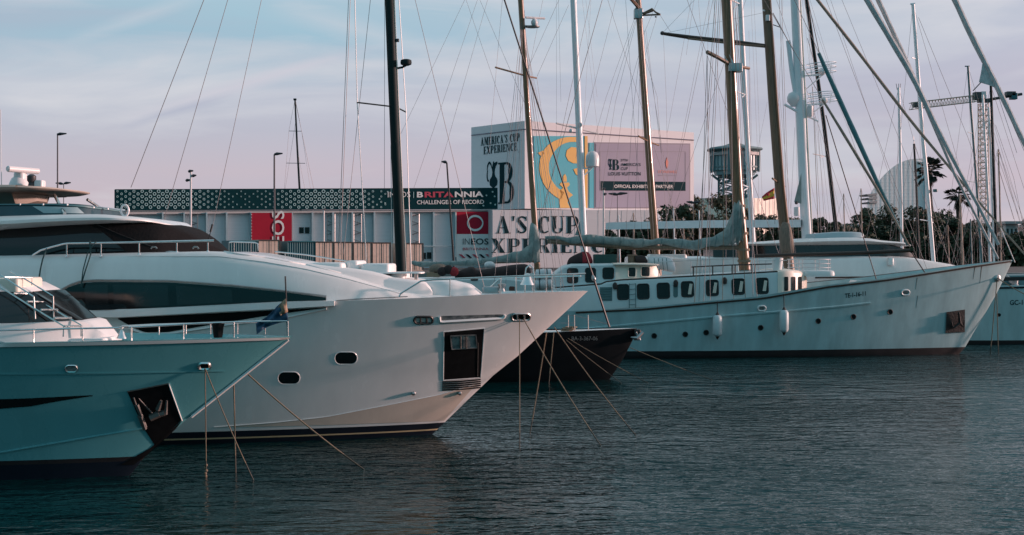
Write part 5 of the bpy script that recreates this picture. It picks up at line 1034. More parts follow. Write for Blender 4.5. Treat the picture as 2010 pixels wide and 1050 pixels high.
furled(t6, [ex((1605, 0), (1790, 240), -220), (1605, 0), (1660, 70), (1790, 240), (1900, 372), (2012, 500), (2060, 556)], Y6-.6, .09, 'furled_tan', n=24)
# ================================================================== quay, buildings
class Plane:
    def __init__(s, xa, Ya, xb, Yb):
        a, b = P(xa, 500, Ya), P(xb, 500, Yb); s.a = a; s.d = (b-a).normalized(); s.n = Vector((s.d.y, -s.d.x, 0))
    def at(s, px, py, off=0.):
        r = P(px, py, 1)-CAM; t = (s.a-CAM).dot(s.n)/r.dot(s.n); return CAM+r*t+s.n*off
    def quad(s, mb, x0, y0, x1, y1, off=.05, th=.05, y0b=None, y1b=None):
        mb.prism([s.at(x0, y0, off), s.at(x1, y0b if y0b is not None else y0, off), s.at(x1, y1b if y1b is not None else y1, off), s.at(x0, y1, off)], -s.n*th)
    def rect(s, name, m, parent, *a, **k): mb = MB(); s.quad(mb, *a, **k); return mb.build(name, m, parent, smooth=False)
    def shape(s, polys, name, m, parent, f, off=.06, th=.04):
        mb = MB()
        for q in polys: mb.prism([s.at(*f(x, y), off) for x, y in q], -s.n*th)
        return mb.build(name, m, parent, smooth=False)
    def text(s, name, str_, a, b, h, m, parent, bold=0., off=.06, rot=False):
        cu = bpy.data.curves.new('lettering', 'FONT'); cu.body = str_; cu.offset = bold; cu.resolution_u = 3
        o = bpy.data.objects.new('lettering', cu); me0 = bpy.data.meshes.new_from_object(o); bpy.data.objects.remove(o); bpy.data.curves.remove(cu)
        xs_ = [v.co.x for v in me0.vertices]; ys_ = [v.co.y for v in me0.vertices]; x0, x1, y0, y1 = min(xs_), max(xs_), min(ys_), max(ys_)
        mb = MB(); dx, dy = b[0]-a[0], b[1]-a[1]; L_ = math.hypot(dx, dy)
        up_ = (dy/L_, -dx/L_) if rot else (0, -1)
        for v in me0.vertices:
            u = (v.co.x-x0)/(x1-x0); q = (v.co.y-y0)/(y1-y0); mb.add(s.at(a[0]+dx*u+up_[0]*h*q, a[1]+dy*u+up_[1]*h*q, off))
        for p in me0.polygons: mb.face(list(p.vertices))
        bpy.data.meshes.remove(me0); return mb.build(name, m, parent, smooth=False)
# high contrast serif letters: list of polygons in a unit box (width, polygons)
def q4(*p): return [tuple(a) for a in p]
def rc(x0, y0, x1, y1): return [(x0, y0), (x1, y0), (x1, y1), (x0, y1)]
def arc(cx, cy, rx, ry, a0, a1, w0, w1, n=14):        # stroke of varying width along an ellipse; w from w0 at its ends to w1 in its middle
    out = []
    P_ = []
    for i in range(n+1):
        t = i/n; a = math.radians(lerp(a0, a1, t)); w_ = lerp(w0, w1, math.sin(math.pi*t)); P_.append((cx+rx*math.cos(a), cy+ry*math.sin(a), cx+(rx-w_)*math.cos(a), cy+(ry-min(w_, .05+.25*w_))*math.sin(a)))
    for p, q in zip(P_, P_[1:]): out.append([(p[0], p[1]), (q[0], q[1]), (q[2], q[3]), (p[2], p[3])])
    return out
T, t_ = .22, .045
def stem(x, w_=T): return [rc(x, .04, x+w_, .96), rc(x-.07, 0, x+w_+.07, .04), rc(x-.07, .96, x+w_+.07, 1)]
G = {
 'A': (.86, [q4((.12, .04), (.17, .04), (.42, .98), (.37, .98)), q4((.34, 1), (.46, 1), (.76, .04), (.52, .04)), rc(.22, .30, .52, .345), rc(.02, 0, .28, .04), rc(.46, 0, .86, .04)]),
 'M': (1.0, stem(.08, t_)+stem(.72, T)+[q4((.06, 1), (.30, 1), (.52, .06), (.46, .06)), q4((.70, 1), (.76, 1), (.52, .06), (.47, .06))]),
 'E': (.68, stem(.08)+[rc(.3, .95, .64, 1), rc(.3, 0, .66, .05), rc(.3, .48, .52, .525), rc(.60, .78, .64, .95), rc(.62, .05, .66, .24), rc(.48, .40, .52, .6)]),
 'R': (.84, stem(.08)+[rc(.3, .95, .5, 1), rc(.3, .47, .5, .515)]+arc(.48, .735, .26, .265, -88, 88, .05, .2)+[q4((.42, .48), (.62, .48), (.84, 0), (.60, 0))]),
 'P': (.76, stem(.08)+[rc(.3, .95, .48, 1), rc(.3, .42, .48, .465)]+arc(.46, .71, .28, .29, -88, 88, .05, .22)),
 'B': (.82, stem(.08)+[rc(.3, .95, .46, 1), rc(.3, .0, .46, .05), rc(.3, .50, .5, .545)]+arc(.44, .76, .26, .24, -88, 88, .05, .2)+arc(.46, .27, .32, .27, -88, 88, .05, .22)),
 'I': (.38, stem(.08)), "'": (.22, [q4((.04, 1), (.17, 1), (.12, .72), (.07, .72))]),
 'C': (.76, arc(.42, .5, .38, .5, 50, 310, .05, .24, 20)+[rc(.64, .68, .68, .98), rc(.60, .78, .68, .9)]),
 'S': (.62, arc(.32, .75, .26, .25, 20, 200, .05, .12, 12)+[q4((.06, .70), (.20, .80), (.58, .34), (.50, .16)), q4((.06, .70), (.14, .60), (.50, .16), (.56, .30))]+arc(.31, .25, .27, .25, 200, 380, .05, .12, 12)+[rc(.04, .02, .075, .30), rc(.54, .72, .575, .98)]),
 'U': (.84, [rc(.08, .28, .30, .96), rc(.01, .96, .37, 1), rc(.66, .28, .70, .96), rc(.56, .96, .80, 1)]+arc(.39, .3, .31, .30, 180, 360, .18, .06, 12)),
 'N': (.90, stem(.08, t_)+stem(.76, t_)+[q4((.06, 1), (.30, 1), (.80, 0), (.74, 0))]),
 'X': (.84, [q4((.04, .98), (.30, .98), (.80, .02), (.54, .02)), q4((.10, .02), (.15, .02), (.72, .98), (.67, .98)), rc(0, 0, .28, .04), rc(.5, 0, .84, .04), rc(0, .96, .34, 1), rc(.56, .96, .82, 1)]),
 ' ': (.40, []),
}
def serif(pl, name, s_, a, b, h, m, parent, off=.06, tight=.06):
    wd = sum(G[c][0]+tight for c in s_)-tight; x = 0; polys = []
    for c in s_:
        w_, g = G[c]; polys += [[(x+px, py) for px, py in q] for q in g]; x += w_+tight
    f = lambda X, Y_: (lerp(a[0], b[0], X/wd), lerp(a[1], b[1], X/wd)-Y_*h)
    return pl.shape(polys, name, m, parent, f, off)
def annulus(pl, mb, cx, cy, r0, r1, off, ry=1., n=12, th=.03):
    a = [[pl.at(cx+r*math.cos(2*math.pi*k/n), cy+r*ry*math.sin(2*math.pi*k/n), o) for k in range(n)] for r, o in ((r1, off-th), (r1, off), (r0, off), (r0, off-th))]
    mb.grid(a, cv=True)

# ---- long warehouse
A = Plane(225, 158, 972, 176)
wt_ = thing('warehouse', 'long pale warehouse with a dark green ring patterned fascia along its roof', 'warehouse', P(600, 500, 164)*1-Vector((0, 0, H-QZ)))
def block(pl, x0, x1, y0, dep, name, m, parent, off=0., y0b=None, zb=QZ-.2):
    a, b = pl.at(x0, y0, off), pl.at(x1, y0 if y0b is None else y0b, off); mb = MB()
    mb.prism([a, b, Vector((b.x, b.y, zb)), Vector((a.x, a.y, zb))], -pl.n*dep); return mb.build(name, m, parent, smooth=False)
block(A, 229, 970, 414, 40, 'wall', 'hangar_panel', wt_)
mb = MB(); A.quad(mb, 225, 372, 972, 413, .9, 1.2, y0b=369, y1b=410.5); fa_ = mb.build('fascia', 'banner_green', wt_, smooth=False)
mb = MB(); A.quad(mb, 228, 413.6, 972, 421, .6, .9, y0b=411.5, y1b=414.5); mb.build('gutter', 'hangar_trim', wt_, smooth=False)
mb = MB()
for i in range(66):
    for j in range(4):
        px = 229+i*8.05; py = 376+j*10.3+(5.1 if i % 2 else 0)
        ph = .5+.5*math.cos((px-322)/312*2*math.pi); r = 1.3+2.3*ph
        if ph < .15 and (i*5+j*3) % 4 == 0: continue
        if px > 735 and ph < .35 and (i*7+j*3) % 3 == 0: continue
        if py > 411: continue
        annulus(A, mb, px, py, r*.6, r, .94, n=12, th=.06)
mb.build('ring_pattern', 'ring_ink', fa_, smooth=False)
mb = MB()
for px, py in ((757, 377), (741, 391), (752, 399), (950, 384), (962, 377), (966, 386), (958, 399), (967, 402), (944, 404), (736, 402)): annulus(A, mb, px, py, .6, 1.6, .94, n=8, th=.06)
mb.build('ring_pattern', 'ring_ink', fa_, smooth=False)
A.text('lettering', 'INEOS', (757, 388), (801, 387.5), 11, 'white_ink', fa_, .0, .95); mb = MB(); A.quad(mb, 807, 377, 808, 389, .95, .04); mb.build('divider', 'ring_ink', fa_, smooth=False)
A.text('lettering', 'B', (814, 388), (826, 388), 11, 'white_ink', fa_, .03, .95); A.text('lettering', 'RITA', (829, 388), (886, 387.5), 11, 'red_ink', fa_, .03, .95); A.text('lettering', 'NNIA', (888, 387.5), (944, 387), 11, 'white_ink', fa_, .03, .95)
A.text('lettering', 'CHALLENGER OF RECORD', (814, 401.5), (945, 400.5), 8, 'white_ink', fa_, .012, .95)
for x in (318, 360, 404, 443, 490, 571, 611, 651, 689, 732, 770, 804, 848, 889):
    mb = MB(); a, b = A.at(x-1.6, 417, .75), A.at(x+1.6, 417, .75); mb.prism([a, b, Vector((b.x, b.y, QZ)), Vector((a.x, a.y, QZ))], -A.n*.8); mb.build('column', 'hangar_column', wt_, smooth=False)
for x0 in (372, 641, 693, 772, 806):
    mb = MB()
    for k in range(9):
        y = 425+k*9; mb.tube([A.at(x0, y, .35), A.at(x0+15, y+(5 if k % 2 else -5), .35)], .05, 4)
    mb.tube([A.at(x0, 420, .35), A.at(x0, 505, .35)], .05, 4); mb.tube([A.at(x0+15, 420, .35), A.at(x0+15, 505, .35)], .05, 4)
    mb.build('bracing', 'steel_dull', wt_)
for x0, x1, y0, y1 in ((587, 596, 446, 458), (598.5, 607, 446, 458), (831, 836, 496, 508), (838, 846, 495, 508)): A.rect('window', 'black_glass', wt_, x0, y0, x1, y1, .08, .1)
mb = MB(); mb.tube([A.at(804, 483, .8), A.at(848, 483.5, .8), A.at(889, 483.5, .8)], .07, 5); mb.build('cable_tray', 'hangar_column', wt_)
rb = thing('banner', 'tall red banner with rotated white letters on the warehouse wall behind the containers', 'banner', A.at(531, 505, .8))
A.rect('cloth', 'banner_red', rb, 491, 418, 570, 515, .85, .08); A.text('lettering', 'INEOS', (555, 520), (555, 414), 24, 'white_ink', rb, .01, .92, rot=True)
mb = MB()
for k in range(16): A.quad(mb, 490.2, 420+k*6, 491.6, 422.5+k*6, .95, .1)
mb.build('lacing', 'hangar_trim', rb, smooth=False)
rb = thing('banner', 'red over white banner with a ring emblem and black lettering beside the big stencil letters', 'banner', A.at(928, 510, .8))
A.rect('red_panel', 'banner_red', rb, 892, 416, 963, 459.5, .85, .08); A.rect('white_panel', 'white_ink', rb, 892, 459.6, 963, 512, .85, .08)
mb = MB(); n = 28
for (ry_, s_) in ((1, 0),):
    rows = []
    for k in range(n): a_ = 2*math.pi*k/n; w_ = 2.2+2.0*abs(math.sin(a_)); rows.append([A.at(928+16*math.cos(a_), 438+16*math.sin(a_), .92), A.at(928+(16-w_)*math.cos(a_), 438+(16-w_)*math.sin(a_), .92)])
    mb.grid(rows, cu=True)
mb.build('emblem', 'white_ink', rb, smooth=False)
A.text('lettering', 'IN', (904, 480), (917, 480), 12, 'dark_ink', rb, -.012, .92); A.text('lettering', 'EOS', (920, 480), (954, 480), 12, 'dark_ink', rb, .015, .92); A.text('lettering', 'BRITANNIA', (904, 491), (954, 491), 5, 'red_ink', rb, .005, .92)
for k in range(5): mb = MB(); mb.prism([A.at(896+k*13, 499, .95), A.at(901+k*13, 499, .95), A.at(909+k*13, 506, .95), A.at(904+k*13, 506, .95)], -A.n*.04); mb.build('flag_stripe', ('red_ink', 'navy')[k % 2], rb, smooth=False)
A.rect('edge_post', 'white_ink', rb, 889.5, 417, 891.5, 505, .9, .2); A.rect('edge_post', 'boot_black', rb, 963.2, 414, 965.5, 505, .9, .2)

# ---- exhibition building
LF = Plane(925, 184.0, 1030, 175.0); RF = Plane(1030, 175.0, 1362, 191.8)
eb = thing('exhibition_building', 'large white exhibition hall block with a turquoise poster and two lettered walls', 'building', P(1140, 500, 182)-Vector((0, 0, H-QZ)))
c0, c1, c2 = LF.at(925, 250), LF.at(1030, 237), RF.at(1362, 260); c3 = c0+(c2-c1); zb = RF.at(1100, 411).z
mb = MB(); tp = [Vector((p.x, p.y, zz)) for p, zz in ((c0, c0.z), (c1, c1.z), (c2, c2.z), (c3, c2.z))]; bt = [Vector((p.x, p.y, zb)) for p in tp]
ids = mb.grid([bt, tp], cv=True); mb.face(ids[1]); mb.face(list(reversed(ids[0]))); mb.build('upper_block', 'facade_white', eb, smooth=False)
mb = MB()
for a_, b_ in ((c0, c1), (c1, c2)): mb.tube([a_+Vector((0, -.1, -1.1)), b_+Vector((0, -.1, -1.1))], .07, 4)
mb.build('panel_joint', 'poster_frame', eb)
mb = MB(); pts = [RF.at(1120, 412, -.5), RF.at(1330, 412, -.5)]
LW = Plane(966, 173.5, 1292, 183.0)
block(LW, 966, 1292, 412, 20, 'lower_wall', 'facade_white', eb)
serif(LW, 'lettering', "A'S", (973, 458), (1035, 458), 34, 'dark_ink', eb); serif(LW, 'lettering', "CUP", (1055, 458), (1136, 458), 34, 'dark_ink', eb)
serif(LW, 'lettering', "XPERIENCE", (964, 496), (1212, 496), 28, 'dark_ink', eb, tight=.12)
mb = MB(); [LW.quad(mb, 967+k*23, 413, 967.5+k*23, 500, .02, .03) for k in range(15)]; mb.build('panel_joint', 'hangar_trim', eb, smooth=False)
# left face
serif(LF, 'lettering', "AMERICA'S CUP", (944, 286), (1020, 276.5), 15.5, 'dark_ink', eb, tight=.14); serif(LF, 'lettering', "EXPERIENCE", (949.5, 303), (1014, 295), 15, 'dark_ink', eb, tight=.14)
serif(LF, 'lettering', "B", (978, 400.5), (1011, 398), 81, 'dark_ink', eb)
def revolve2(prof): return [(x, y) for x, y in prof]+[(-x, y) for x, y in reversed(prof)]
ewer = revolve2([(.30, 0), (.34, .10), (.10, .16), (.08, .22), (.36, .30), (.40, .42), (.34, .50), (.16, .58), (.10, .70), (.14, .80), (.22, .88)])
def ewer_shapes(): return [ewer, [(-.14, .86), (.14, .86), (.42, .98), (.36, 1.04), (.10, 1.0), (-.02, 1.06)]]+arc(-.42, .80, .26, .26, 20, 180, .05, .09, 10)+arc(-.55, .62, .15, .2, 110, 300, .05, .09, 8)
LF.shape(ewer_shapes(), 'cup_emblem', 'dark_ink', eb, lambda x, y: (969+x*19, 382-y*62-x*2))
# turquoise poster
RF.rect('poster', 'poster_teal', eb, 1047, 267, 1150.5, 408, .10, .08); RF.rect('poster', 'poster_teal', eb, 1156, 280, 1164.5, 408, .10, .08)
fz = lambda x, y: (900+x/3.5, 220+y/3.5)
mb = []
out = [(810, 172), (740, 172), (670, 192), (610, 228), (570, 285), (553, 350), (556, 420), (580, 490), (620, 545), (670, 585), (700, 600)]
inn = [(810, 206), (758, 206), (706, 224), (664, 258), (632, 308), (617, 360), (619, 418), (638, 470), (668, 512), (698, 536), (722, 552)]
oo = smoothpts(out, 3); ii = smoothpts(inn, 3)
for k in range(len(oo)-1): mb.append([oo[k], oo[k+1], ii[k+1], ii[k]])
mb += [[(690, 600), (700, 560), (690, 540), (715, 520), (690, 498), (700, 484), (755, 484), (760, 500), (740, 520), (752, 545), (782, 570), (755, 590), (745, 620), (762, 658), (692, 658)], [(715, 440), (728, 425), (738, 445), (740, 478), (716, 478)],
       [(540, 280), (575, 265), (585, 285), (560, 300)], [(815, 245), (770, 240), (740, 262), (733, 300), (750, 335), (785, 352), (815, 352)], [(785, 392), (820, 382), (820, 440), (800, 425)]]
RF.shape(mb, 'poster_art', 'poster_gold', eb, fz, .15); RF.rect('poster_art', 'poster_gold', eb, 1146.5, 267, 1152, 408, .16, .05)
# lilac sponsor board
RF.rect('board_frame', 'poster_frame', eb, 1166, 279, 1354, 409, .10, .08, y0b=281.5, y1b=408); RF.rect('board', 'poster_lilac', eb, 1168.5, 282, 1351, 407, .14, .06, y0b=284.5, y1b=406)
for q in ((1176, 297, 1344, 298, 298), (1176, 297, 1177, 374, None), (1343.5, 298, 1344.5, 374, None)): RF.rect('board_line', 'poster_frame', eb, q[0], q[1], q[2], q[3], .17, .04)
RF.rect('board_strip', 'dark_ink', eb, 1178, 355.5, 1344, 374, .18, .05, y0b=357, y1b=374.5); RF.text('lettering', 'OFFICIAL EXHIBITION PARTNER', (1204, 369), (1319, 369.5), 6.5, 'white_ink', eb, .004, .22)
serif(RF, 'lettering', 'B', (1200.5, 334), (1214.5, 334), 21, 'dark_ink', eb, .2); RF.shape(ewer_shapes(), 'cup_emblem', 'dark_ink', eb, lambda x, y: (1197+x*6, 333-y*20), .2)
RF.text('lettering', '37TH', (1217, 317), (1231, 317), 5, 'dark_ink', eb, .01, .2); RF.text('lettering', "AMERICA'S", (1217, 326), (1256, 326), 6, 'dark_ink', eb, .006, .2); RF.text('lettering', 'CUP', (1217, 334), (1231, 334), 6, 'dark_ink', eb, .006, .2); RF.text('lettering', 'LOUIS VUITTON', (1193, 344.5), (1256, 344.5), 6.8, 'dark_ink', eb, .012, .2)
RF.shape([[(.5, 0), (.85, .3), (.9, .6), (.5, 1), (.1, .6), (.15, .3)]], 'leaf_emblem', 'orange_ink', eb, lambda x, y: (1304.5+x*6, 331-y*22), .2); RF.text('lettering', 'STONEWEG', (1290, 339.5), (1327, 340), 5, 'orange_ink', eb, .0, .2)
mb = MB(); RF.quad(mb, 1291, 343.2, 1326, 344.2, .2, .03); mb.build('strapline', 'poster_frame', eb, smooth=False)

# ---- containers on the quay
CP = Plane(445, 131, 835, 141.5)
def container(label, x0, x1, y0, m, side=False):
    a, b = CP.at(x0, y0), CP.at(x1, y0); z1 = a.z; nn = -CP.n; d = CP.d
    t = thing('shipping_container', label, 'container', Vector(((a.x+b.x)/2, (a.y+b.y)/2, QZ)), 'containers in front of the warehouse')
    mb = MB(); n = 24; ring = []
    if side:                                                     # long corrugated side towards the water
        for k in range(n+1): ring.append(a.lerp(b, k/n)+nn*(.09 if k % 2 else 0))
        ring += [b+nn*2.4, a+nn*2.4]
    else:
        ring = [a]+[b+nn*(6*k/n)+d*(.0 if k % 2 else -.05) for k in range(n+1)]+[a+nn*(6*(n-k)/n)+d*(.0 if k % 2 else .05) for k in range(n)]
    ids = mb.grid([[Vector((p.x, p.y, QZ)) for p in ring], [Vector((p.x, p.y, z1)) for p in ring]], cv=True); mb.face(ids[1]); bd_ = mb.build('body', m, t, smooth=False)
    def bar(k, w_, off, nm, mm, z0=QZ+.1, zt=z1-.1): p = a.lerp(b, k)-nn*off; mb = MB(); mb.tube([Vector((p.x, p.y, z0)), Vector((p.x, p.y, zt))], w_, 5); mb.build(nm, mm, bd_)
    if not side:
        for k in (.22, .40, .60, .78): bar(k, .014, .012, 'lock_bar', m)
        bar(.5, .03, .01, 'door_gap', 'container_seam'); bar(.985, .07, .0, 'corner_post', 'container_seam'); bar(.015, .05, .0, 'corner_post', m)
    mb = MB(); mb.tube([Vector((a.x, a.y, z1-.06))-nn*.02, Vector((b.x, b.y, z1-.06))-nn*.02], .07, 5); mb.build('header', 'container_seam' if not side else m, bd_)
    return t
container('beige container left of the teal one, in front of the red banner', 508, 549, 470.5, 'container_beige')
for k, (x0, x1, y0, lb) in enumerate(((619.5, 655, 474, 'beige container touching the right end of the long teal one'), (656.5, 693, 474.5, 'beige container, second to the right of the long teal one'), (694.5, 730, 475, 'beige container, third to the right of the long teal one'), (731.5, 767, 475.5, 'beige container just left of the dark green mast'), (798, 831, 477, 'beige container just right of the dark green mast'))): container(lb, x0, x1, y0, 'container_beige')
container('teal container seen side on at the left end, behind the yacht rail', 449, 506, 472, 'container_teal', True); container('teal container seen side on between the red banner and the beige row', 565, 618, 473, 'container_teal', True)

# ---- lamps
def lamp(label, x, ytop, Y, m, r, heads, lean=0., name='street_lamp'):
    zt = P(x, ytop, Y).z; xt = P(x, ytop, Y).x; base = Vector((xt+lean, Y, QZ)); t = thing(name, label, 'street lamp', base)
    mb = MB(); mb.tube([base, Vector((xt, Y, zt))], [r*.85, r*.65], 8); mb.build('pole', m, t)
    for dx, dz, l in heads:
        c = Vector((xt+dx, Y, zt+dz)); mb = MB(); s_ = 1 if l > 0 else -1
        mb.tube([c, c+Vector((l*.3, 0, .06)), c+Vector((l, 0, .10))], [.10, .16, .06], 8); mb.build('lamp_head', 'lamp_head', t)
        if dx: mb = MB(); mb.tube([Vector((xt, Y, c.z)), c], .05, 5); mb.build('arm', m, t)
    return t
lamp('grey street lamp at far left above the radar of the large yacht', 113, 264, 134, 'lamp_grey', .11, ((-.05, 0, .95),))
lamp('white pole with three small lamp heads in front of the ring patterned fascia', 374.5, 337, 132, 'pole_white', .13, ((-.25, 0, .5), (.1, -.45, .45), (-.5, -.9, .45)))
lamp('grey street lamp rising in front of the red banner', 538.5, 303, 136, 'lamp_grey', .13, ((0, 0, .85),))
lamp('low double headed street lamp behind the hardtop of the large yacht', 125, 361, 150, 'lamp_grey', .07, ((-.1, 0, -.8), (.05, .05, .75)))
lamp('dark leaning street lamp with one head right of the dark green mast', 877, 319, 132, 'wire_black', .12, ((0, 0, -.55),), lean=.75)
lamp('slim white pole with dark head below the sponsor board', 1185, 372, 131, 'pole_white', .13, ((-.1, 0, .3), (0, -.5, .3)))
lamp('thin double armed lamp right of the slim white pole', 1212, 382, 134, 'lamp_grey', .05, ((0, .05, 1.), (0, 0, -.9)))
lamp('thin grey lamp rising out of the dark trees by the exhibition hall', 1361, 398, 136, 'lamp_grey', .05, ((0, .0, .7), (0, 0, -.7)))
lamp('slim white pole among the warehouse bays left of the beige containers', 635.5, 412, 137, 'pole_white', .14, ((0, 0, .2),))
# yacht ashore behind the warehouse
Y = 215.; sb = thing('sailing_yacht', 'distant dark mast with two spreader pairs rising behind the warehouse roof', 'sailboat', (P(588, 500, Y).x, Y, QZ))
mb = MB(); x_ = P(588, 500, Y).x; mb.grid([[Vector((x_-5+10*u, Y+s_*1.5*math.sin(math.pi*min(1, .25+u*.75))*(1-u**3), QZ+zz)) for u in [k/8 for k in range(9)]] for s_, zz in ((-1, 2.6), (-.7, 1.2), (0, .2), (.7, 1.2), (1, 2.6))]); mb.build('hull', 'ship_white', sb)
ms = mast(sb, [(579, 194), (583, 280), (588, 370), (596, 520)], Y, .19, 'mast_black', taper=.7)
for y, x0, x1 in ((257, 567, 592), (320, 562, 599)): rod(ms, [P(x0, y, Y), P(x1, y+.5, Y)], .05, 'spreader', 'wire')
wires(sb, Y, [((579, 195), (567, 257)), ((567, 257), (556, 400)), ((580, 195), (592, 257)), ((592, 257), (614, 400)), ((580, 200), (622, 400), .03), ((580, 240), (560, 370)), ((583, 290), (604, 400))], .02, top=None, name='shroud')
mb = MB(); mb.rbox(P(579, 195, Y), (.5, .3, .3), .08); mb.build('masthead', 'mast_black', ms)

# ---- cable car tower
Y = 430.; ct = thing('cable_car_tower', 'steel lattice tower with a glazed octagonal top, left of the flag', 'tower', P(1442, 500, Y)-Vector((0, 0, H-QZ)))
def octo(cx, y, r, Y, n=8): c = P(cx, y, Y); R = S(r, Y); return [c+Vector((R*math.cos(2*math.pi*(k+.5)/n), R*math.sin(2*math.pi*(k+.5)/n), 0)) for k in range(n)]
def drum(name, lv, m, smooth=False):
    mb = MB(); ids = mb.grid([octo(1442, y, r, Y) for y, r in lv], cv=True); mb.face(ids[0]); mb.face(list(reversed(ids[-1]))); return mb.build(name, m, ct, smooth=False)
drum('cabin', [(306, 46), (335, 46), (337, 42), (344, 40)], 'tower_glass'); drum('roof', [(282, 12), (286, 24), (291, 54), (294, 56), (296, 54)], 'tower_steel'); drum('gallery', [(300, 50), (303, 50), (306, 50)], 'tower_pale'); drum('sill', [(327, 47.5), (330, 47.5)], 'tower_steel'); drum('hub', [(344, 31), (348, 29), (350, 22)], 'tower_steel')
for k in range(8):
    a_, b_ = octo(1442, 294, 48, Y)[k], octo(1442, 338, 47.5, Y)[k]; mb = MB(); mb.tube([a_, b_], .5, 5); mb.build('cabin_post', 'tower_steel', ct)
mb = MB()
for k in range(8):
    a_, b_ = octo(1442, 306, 47, Y)[k], octo(1442, 306, 47, Y)[(k+1) % 8]
    for q in (.25, .5, .75): p_ = a_.lerp(b_, q); mb.tube([p_, p_-Vector((0, 0, S(30, Y)))], .16, 4)
    a_, b_ = octo(1442, 296, 49, Y)[k], octo(1442, 300, 49, Y)[(k+1) % 8]; mb.tube([a_, b_], .2, 4); a2, b2_ = octo(1442, 304, 49, Y)[k], octo(1442, 296, 49, Y)[(k+1) % 8]; mb.tube([a2, b2_], .2, 4)
mb.build('mullions', 'tower_steel', ct)
mb = MB(); legs = [(-28, -3), (28, -3), (28, 3), (-28, 3)]
def lg(k, y): dx, dy = legs[k]; return P(1442+dx*.95, y, Y)+Vector((0, dy*1.6, 0))
lv = [344, 358, 372, 386, 400, 414, 428, 442, 456, 470, 484, 498]
for k in range(4):
    mb.tube([lg(k, 344), lg(k, 505)], .42, 5)
    for i in range(len(lv)-1): mb.tube([lg(k, lv[i]), lg((k+1) % 4, lv[i+1])], .2, 4); mb.tube([lg((k+1) % 4, lv[i]), lg(k, lv[i+1])], .2, 4); mb.tube([lg(k, lv[i]), lg((k+1) % 4, lv[i])], .2, 4)
mb.build('lattice', 'tower_steel', ct)
for s_ in (-1, 1): rod(ct, [P(1442+s_*45, 343, Y), P(1442+s_*28, 356, Y)], .4, 'bracket', 'tower_steel')
# ---- sail shaped hotel
Y = 900.; P_ = P
def P(x, y, Y): return P_(x, y, Y+(x-1704)*.11)
ht = thing('hotel_tower', 'pale curved sail shaped glass tower behind the palms', 'tower', P(1770, 500, Y)-Vector((0, 0, H-QZ)))
prof = smoothpts([(1704, 392), (1712, 374), (1726, 354), (1744, 335), (1765, 320), (1785, 313), (1800, 311.5), (1812, 311)], 4)+[(1816, 311), (1818, 520), (1702, 520)]
mb = MB(); mb.prism([P(x, y, Y) for x, y in prof], (6, 24, 0)); mb.build('glass_body', 'hotel_glass' if 'hotel_glass' in M else 'tower_glass', ht, smooth=False)
mb = MB(); mb.prism([P(x, y, Y-1) for x, y in ((1816, 316), (1822, 316), (1824, 520), (1816, 520))], (4, 26, 0)); mb.build('side_fin', 'hangar_panel', ht, smooth=False)
for y0, x0 in ((381, 1701), (388, 1703), (396, 1705)): mb = MB(); mb.prism([P(x, y, Y-2) for x, y in ((x0, y0), (1722, y0-2), (1722, y0+2.5), (x0+3, y0+3))], (0, 20, 0)); mb.build('terrace', 'tower_pale', ht, smooth=False)
mb = MB()
for k in range(26): y = 322+k*7; x0 = interp([(b, a) for a, b in smoothpts([(1704, 392), (1712, 374), (1726, 354), (1744, 335), (1765, 320), (1785, 313)], 3)][::-1], y); mb.tube([P(x0+1, y, Y-.3), P(1815, y, Y-.3)], .06, 3)
for x in range(1715, 1816, 9): mb.tube([P(x, max(314, interp([(1704, 392), (1726, 354), (1744, 335), (1765, 320), (1785, 313), (1816, 312)], x)+1), Y-.3), P(x, 500, Y-.3)], .05, 3)
mb.build('glazing_bars', 'hotel_glass', ht)
P = P_
# ---- crane
Y = 330.; cr = thing('tower_crane', 'pale lattice tower crane with long jib at upper right', 'crane', P(1931, 500, Y)-Vector((0, 0, H-QZ)))
def lattice(name, a, b, wid, dep, n, r, m, parent, wx=(1, 0, 0), tri=False):
    a, b = Vector(a), Vector(b); wx = Vector(wx); wy = Vector((0, 1, 0)); cs = [wx*wid/2-wy*dep/2, wx*wid/2+wy*dep/2, -wx*wid/2+wy*dep/2, -wx*wid/2-wy*dep/2]; mb = MB()
    for c in cs: mb.tube([a+c, b+c], r, 4)
    for i in range(n):
        p, q = a.lerp(b, i/n), a.lerp(b, (i+1)/n)
        for k in range(4): mb.tube([p+cs[k], q+cs[(k+1) % 4]], r*.6, 4); mb.tube([p+cs[k], p+cs[(k+1) % 4]], r*.6, 4)
        for k in (0, 2): mb.tube([p+cs[(k+3) % 4], q+cs[k]], r*.6, 4)
    return mb.build(name, m, parent)
lattice('mast', P(1931, 505, Y), P(1930, 203, Y), S(15, Y), 1.9, 26, .13, 'crane_paint', cr)
lattice('jib', P(1916, 193, Y), P(1786, 208.5, Y), 1.6, 1.5, 22, .09, 'crane_paint', cr, wx=(0, 0, 1))
rod(cr, [P(1938, 196, Y), P(2006, 184.5, Y)], .35, 'counter_jib', 'crane_dark', 6)
for nm, x0, x1, y0, y1, m_, p in (('counterweight', 1983, 1995, 183, 195, 'container_teal', None), ('cab', 1911, 1924, 181, 196, 'crane_dark', None), ('winch_house', 1974, 1992, 180, 188, 'crane_dark', None), ('slewing_ring', 1920, 1943, 194, 201, 'crane_dark', None), ('cab_panel', 1924, 1934, 180, 193, 'pole_white', None), ('trolley', 1793, 1809, 202, 210, 'crane_dark', None)):
    mb = MB(); mb.rbox(P((x0+x1)/2, (y0+y1)/2, Y), (S(x1-x0, Y), 2.0, S(y1-y0, Y)), .15); mb.build(nm, m_, cr)
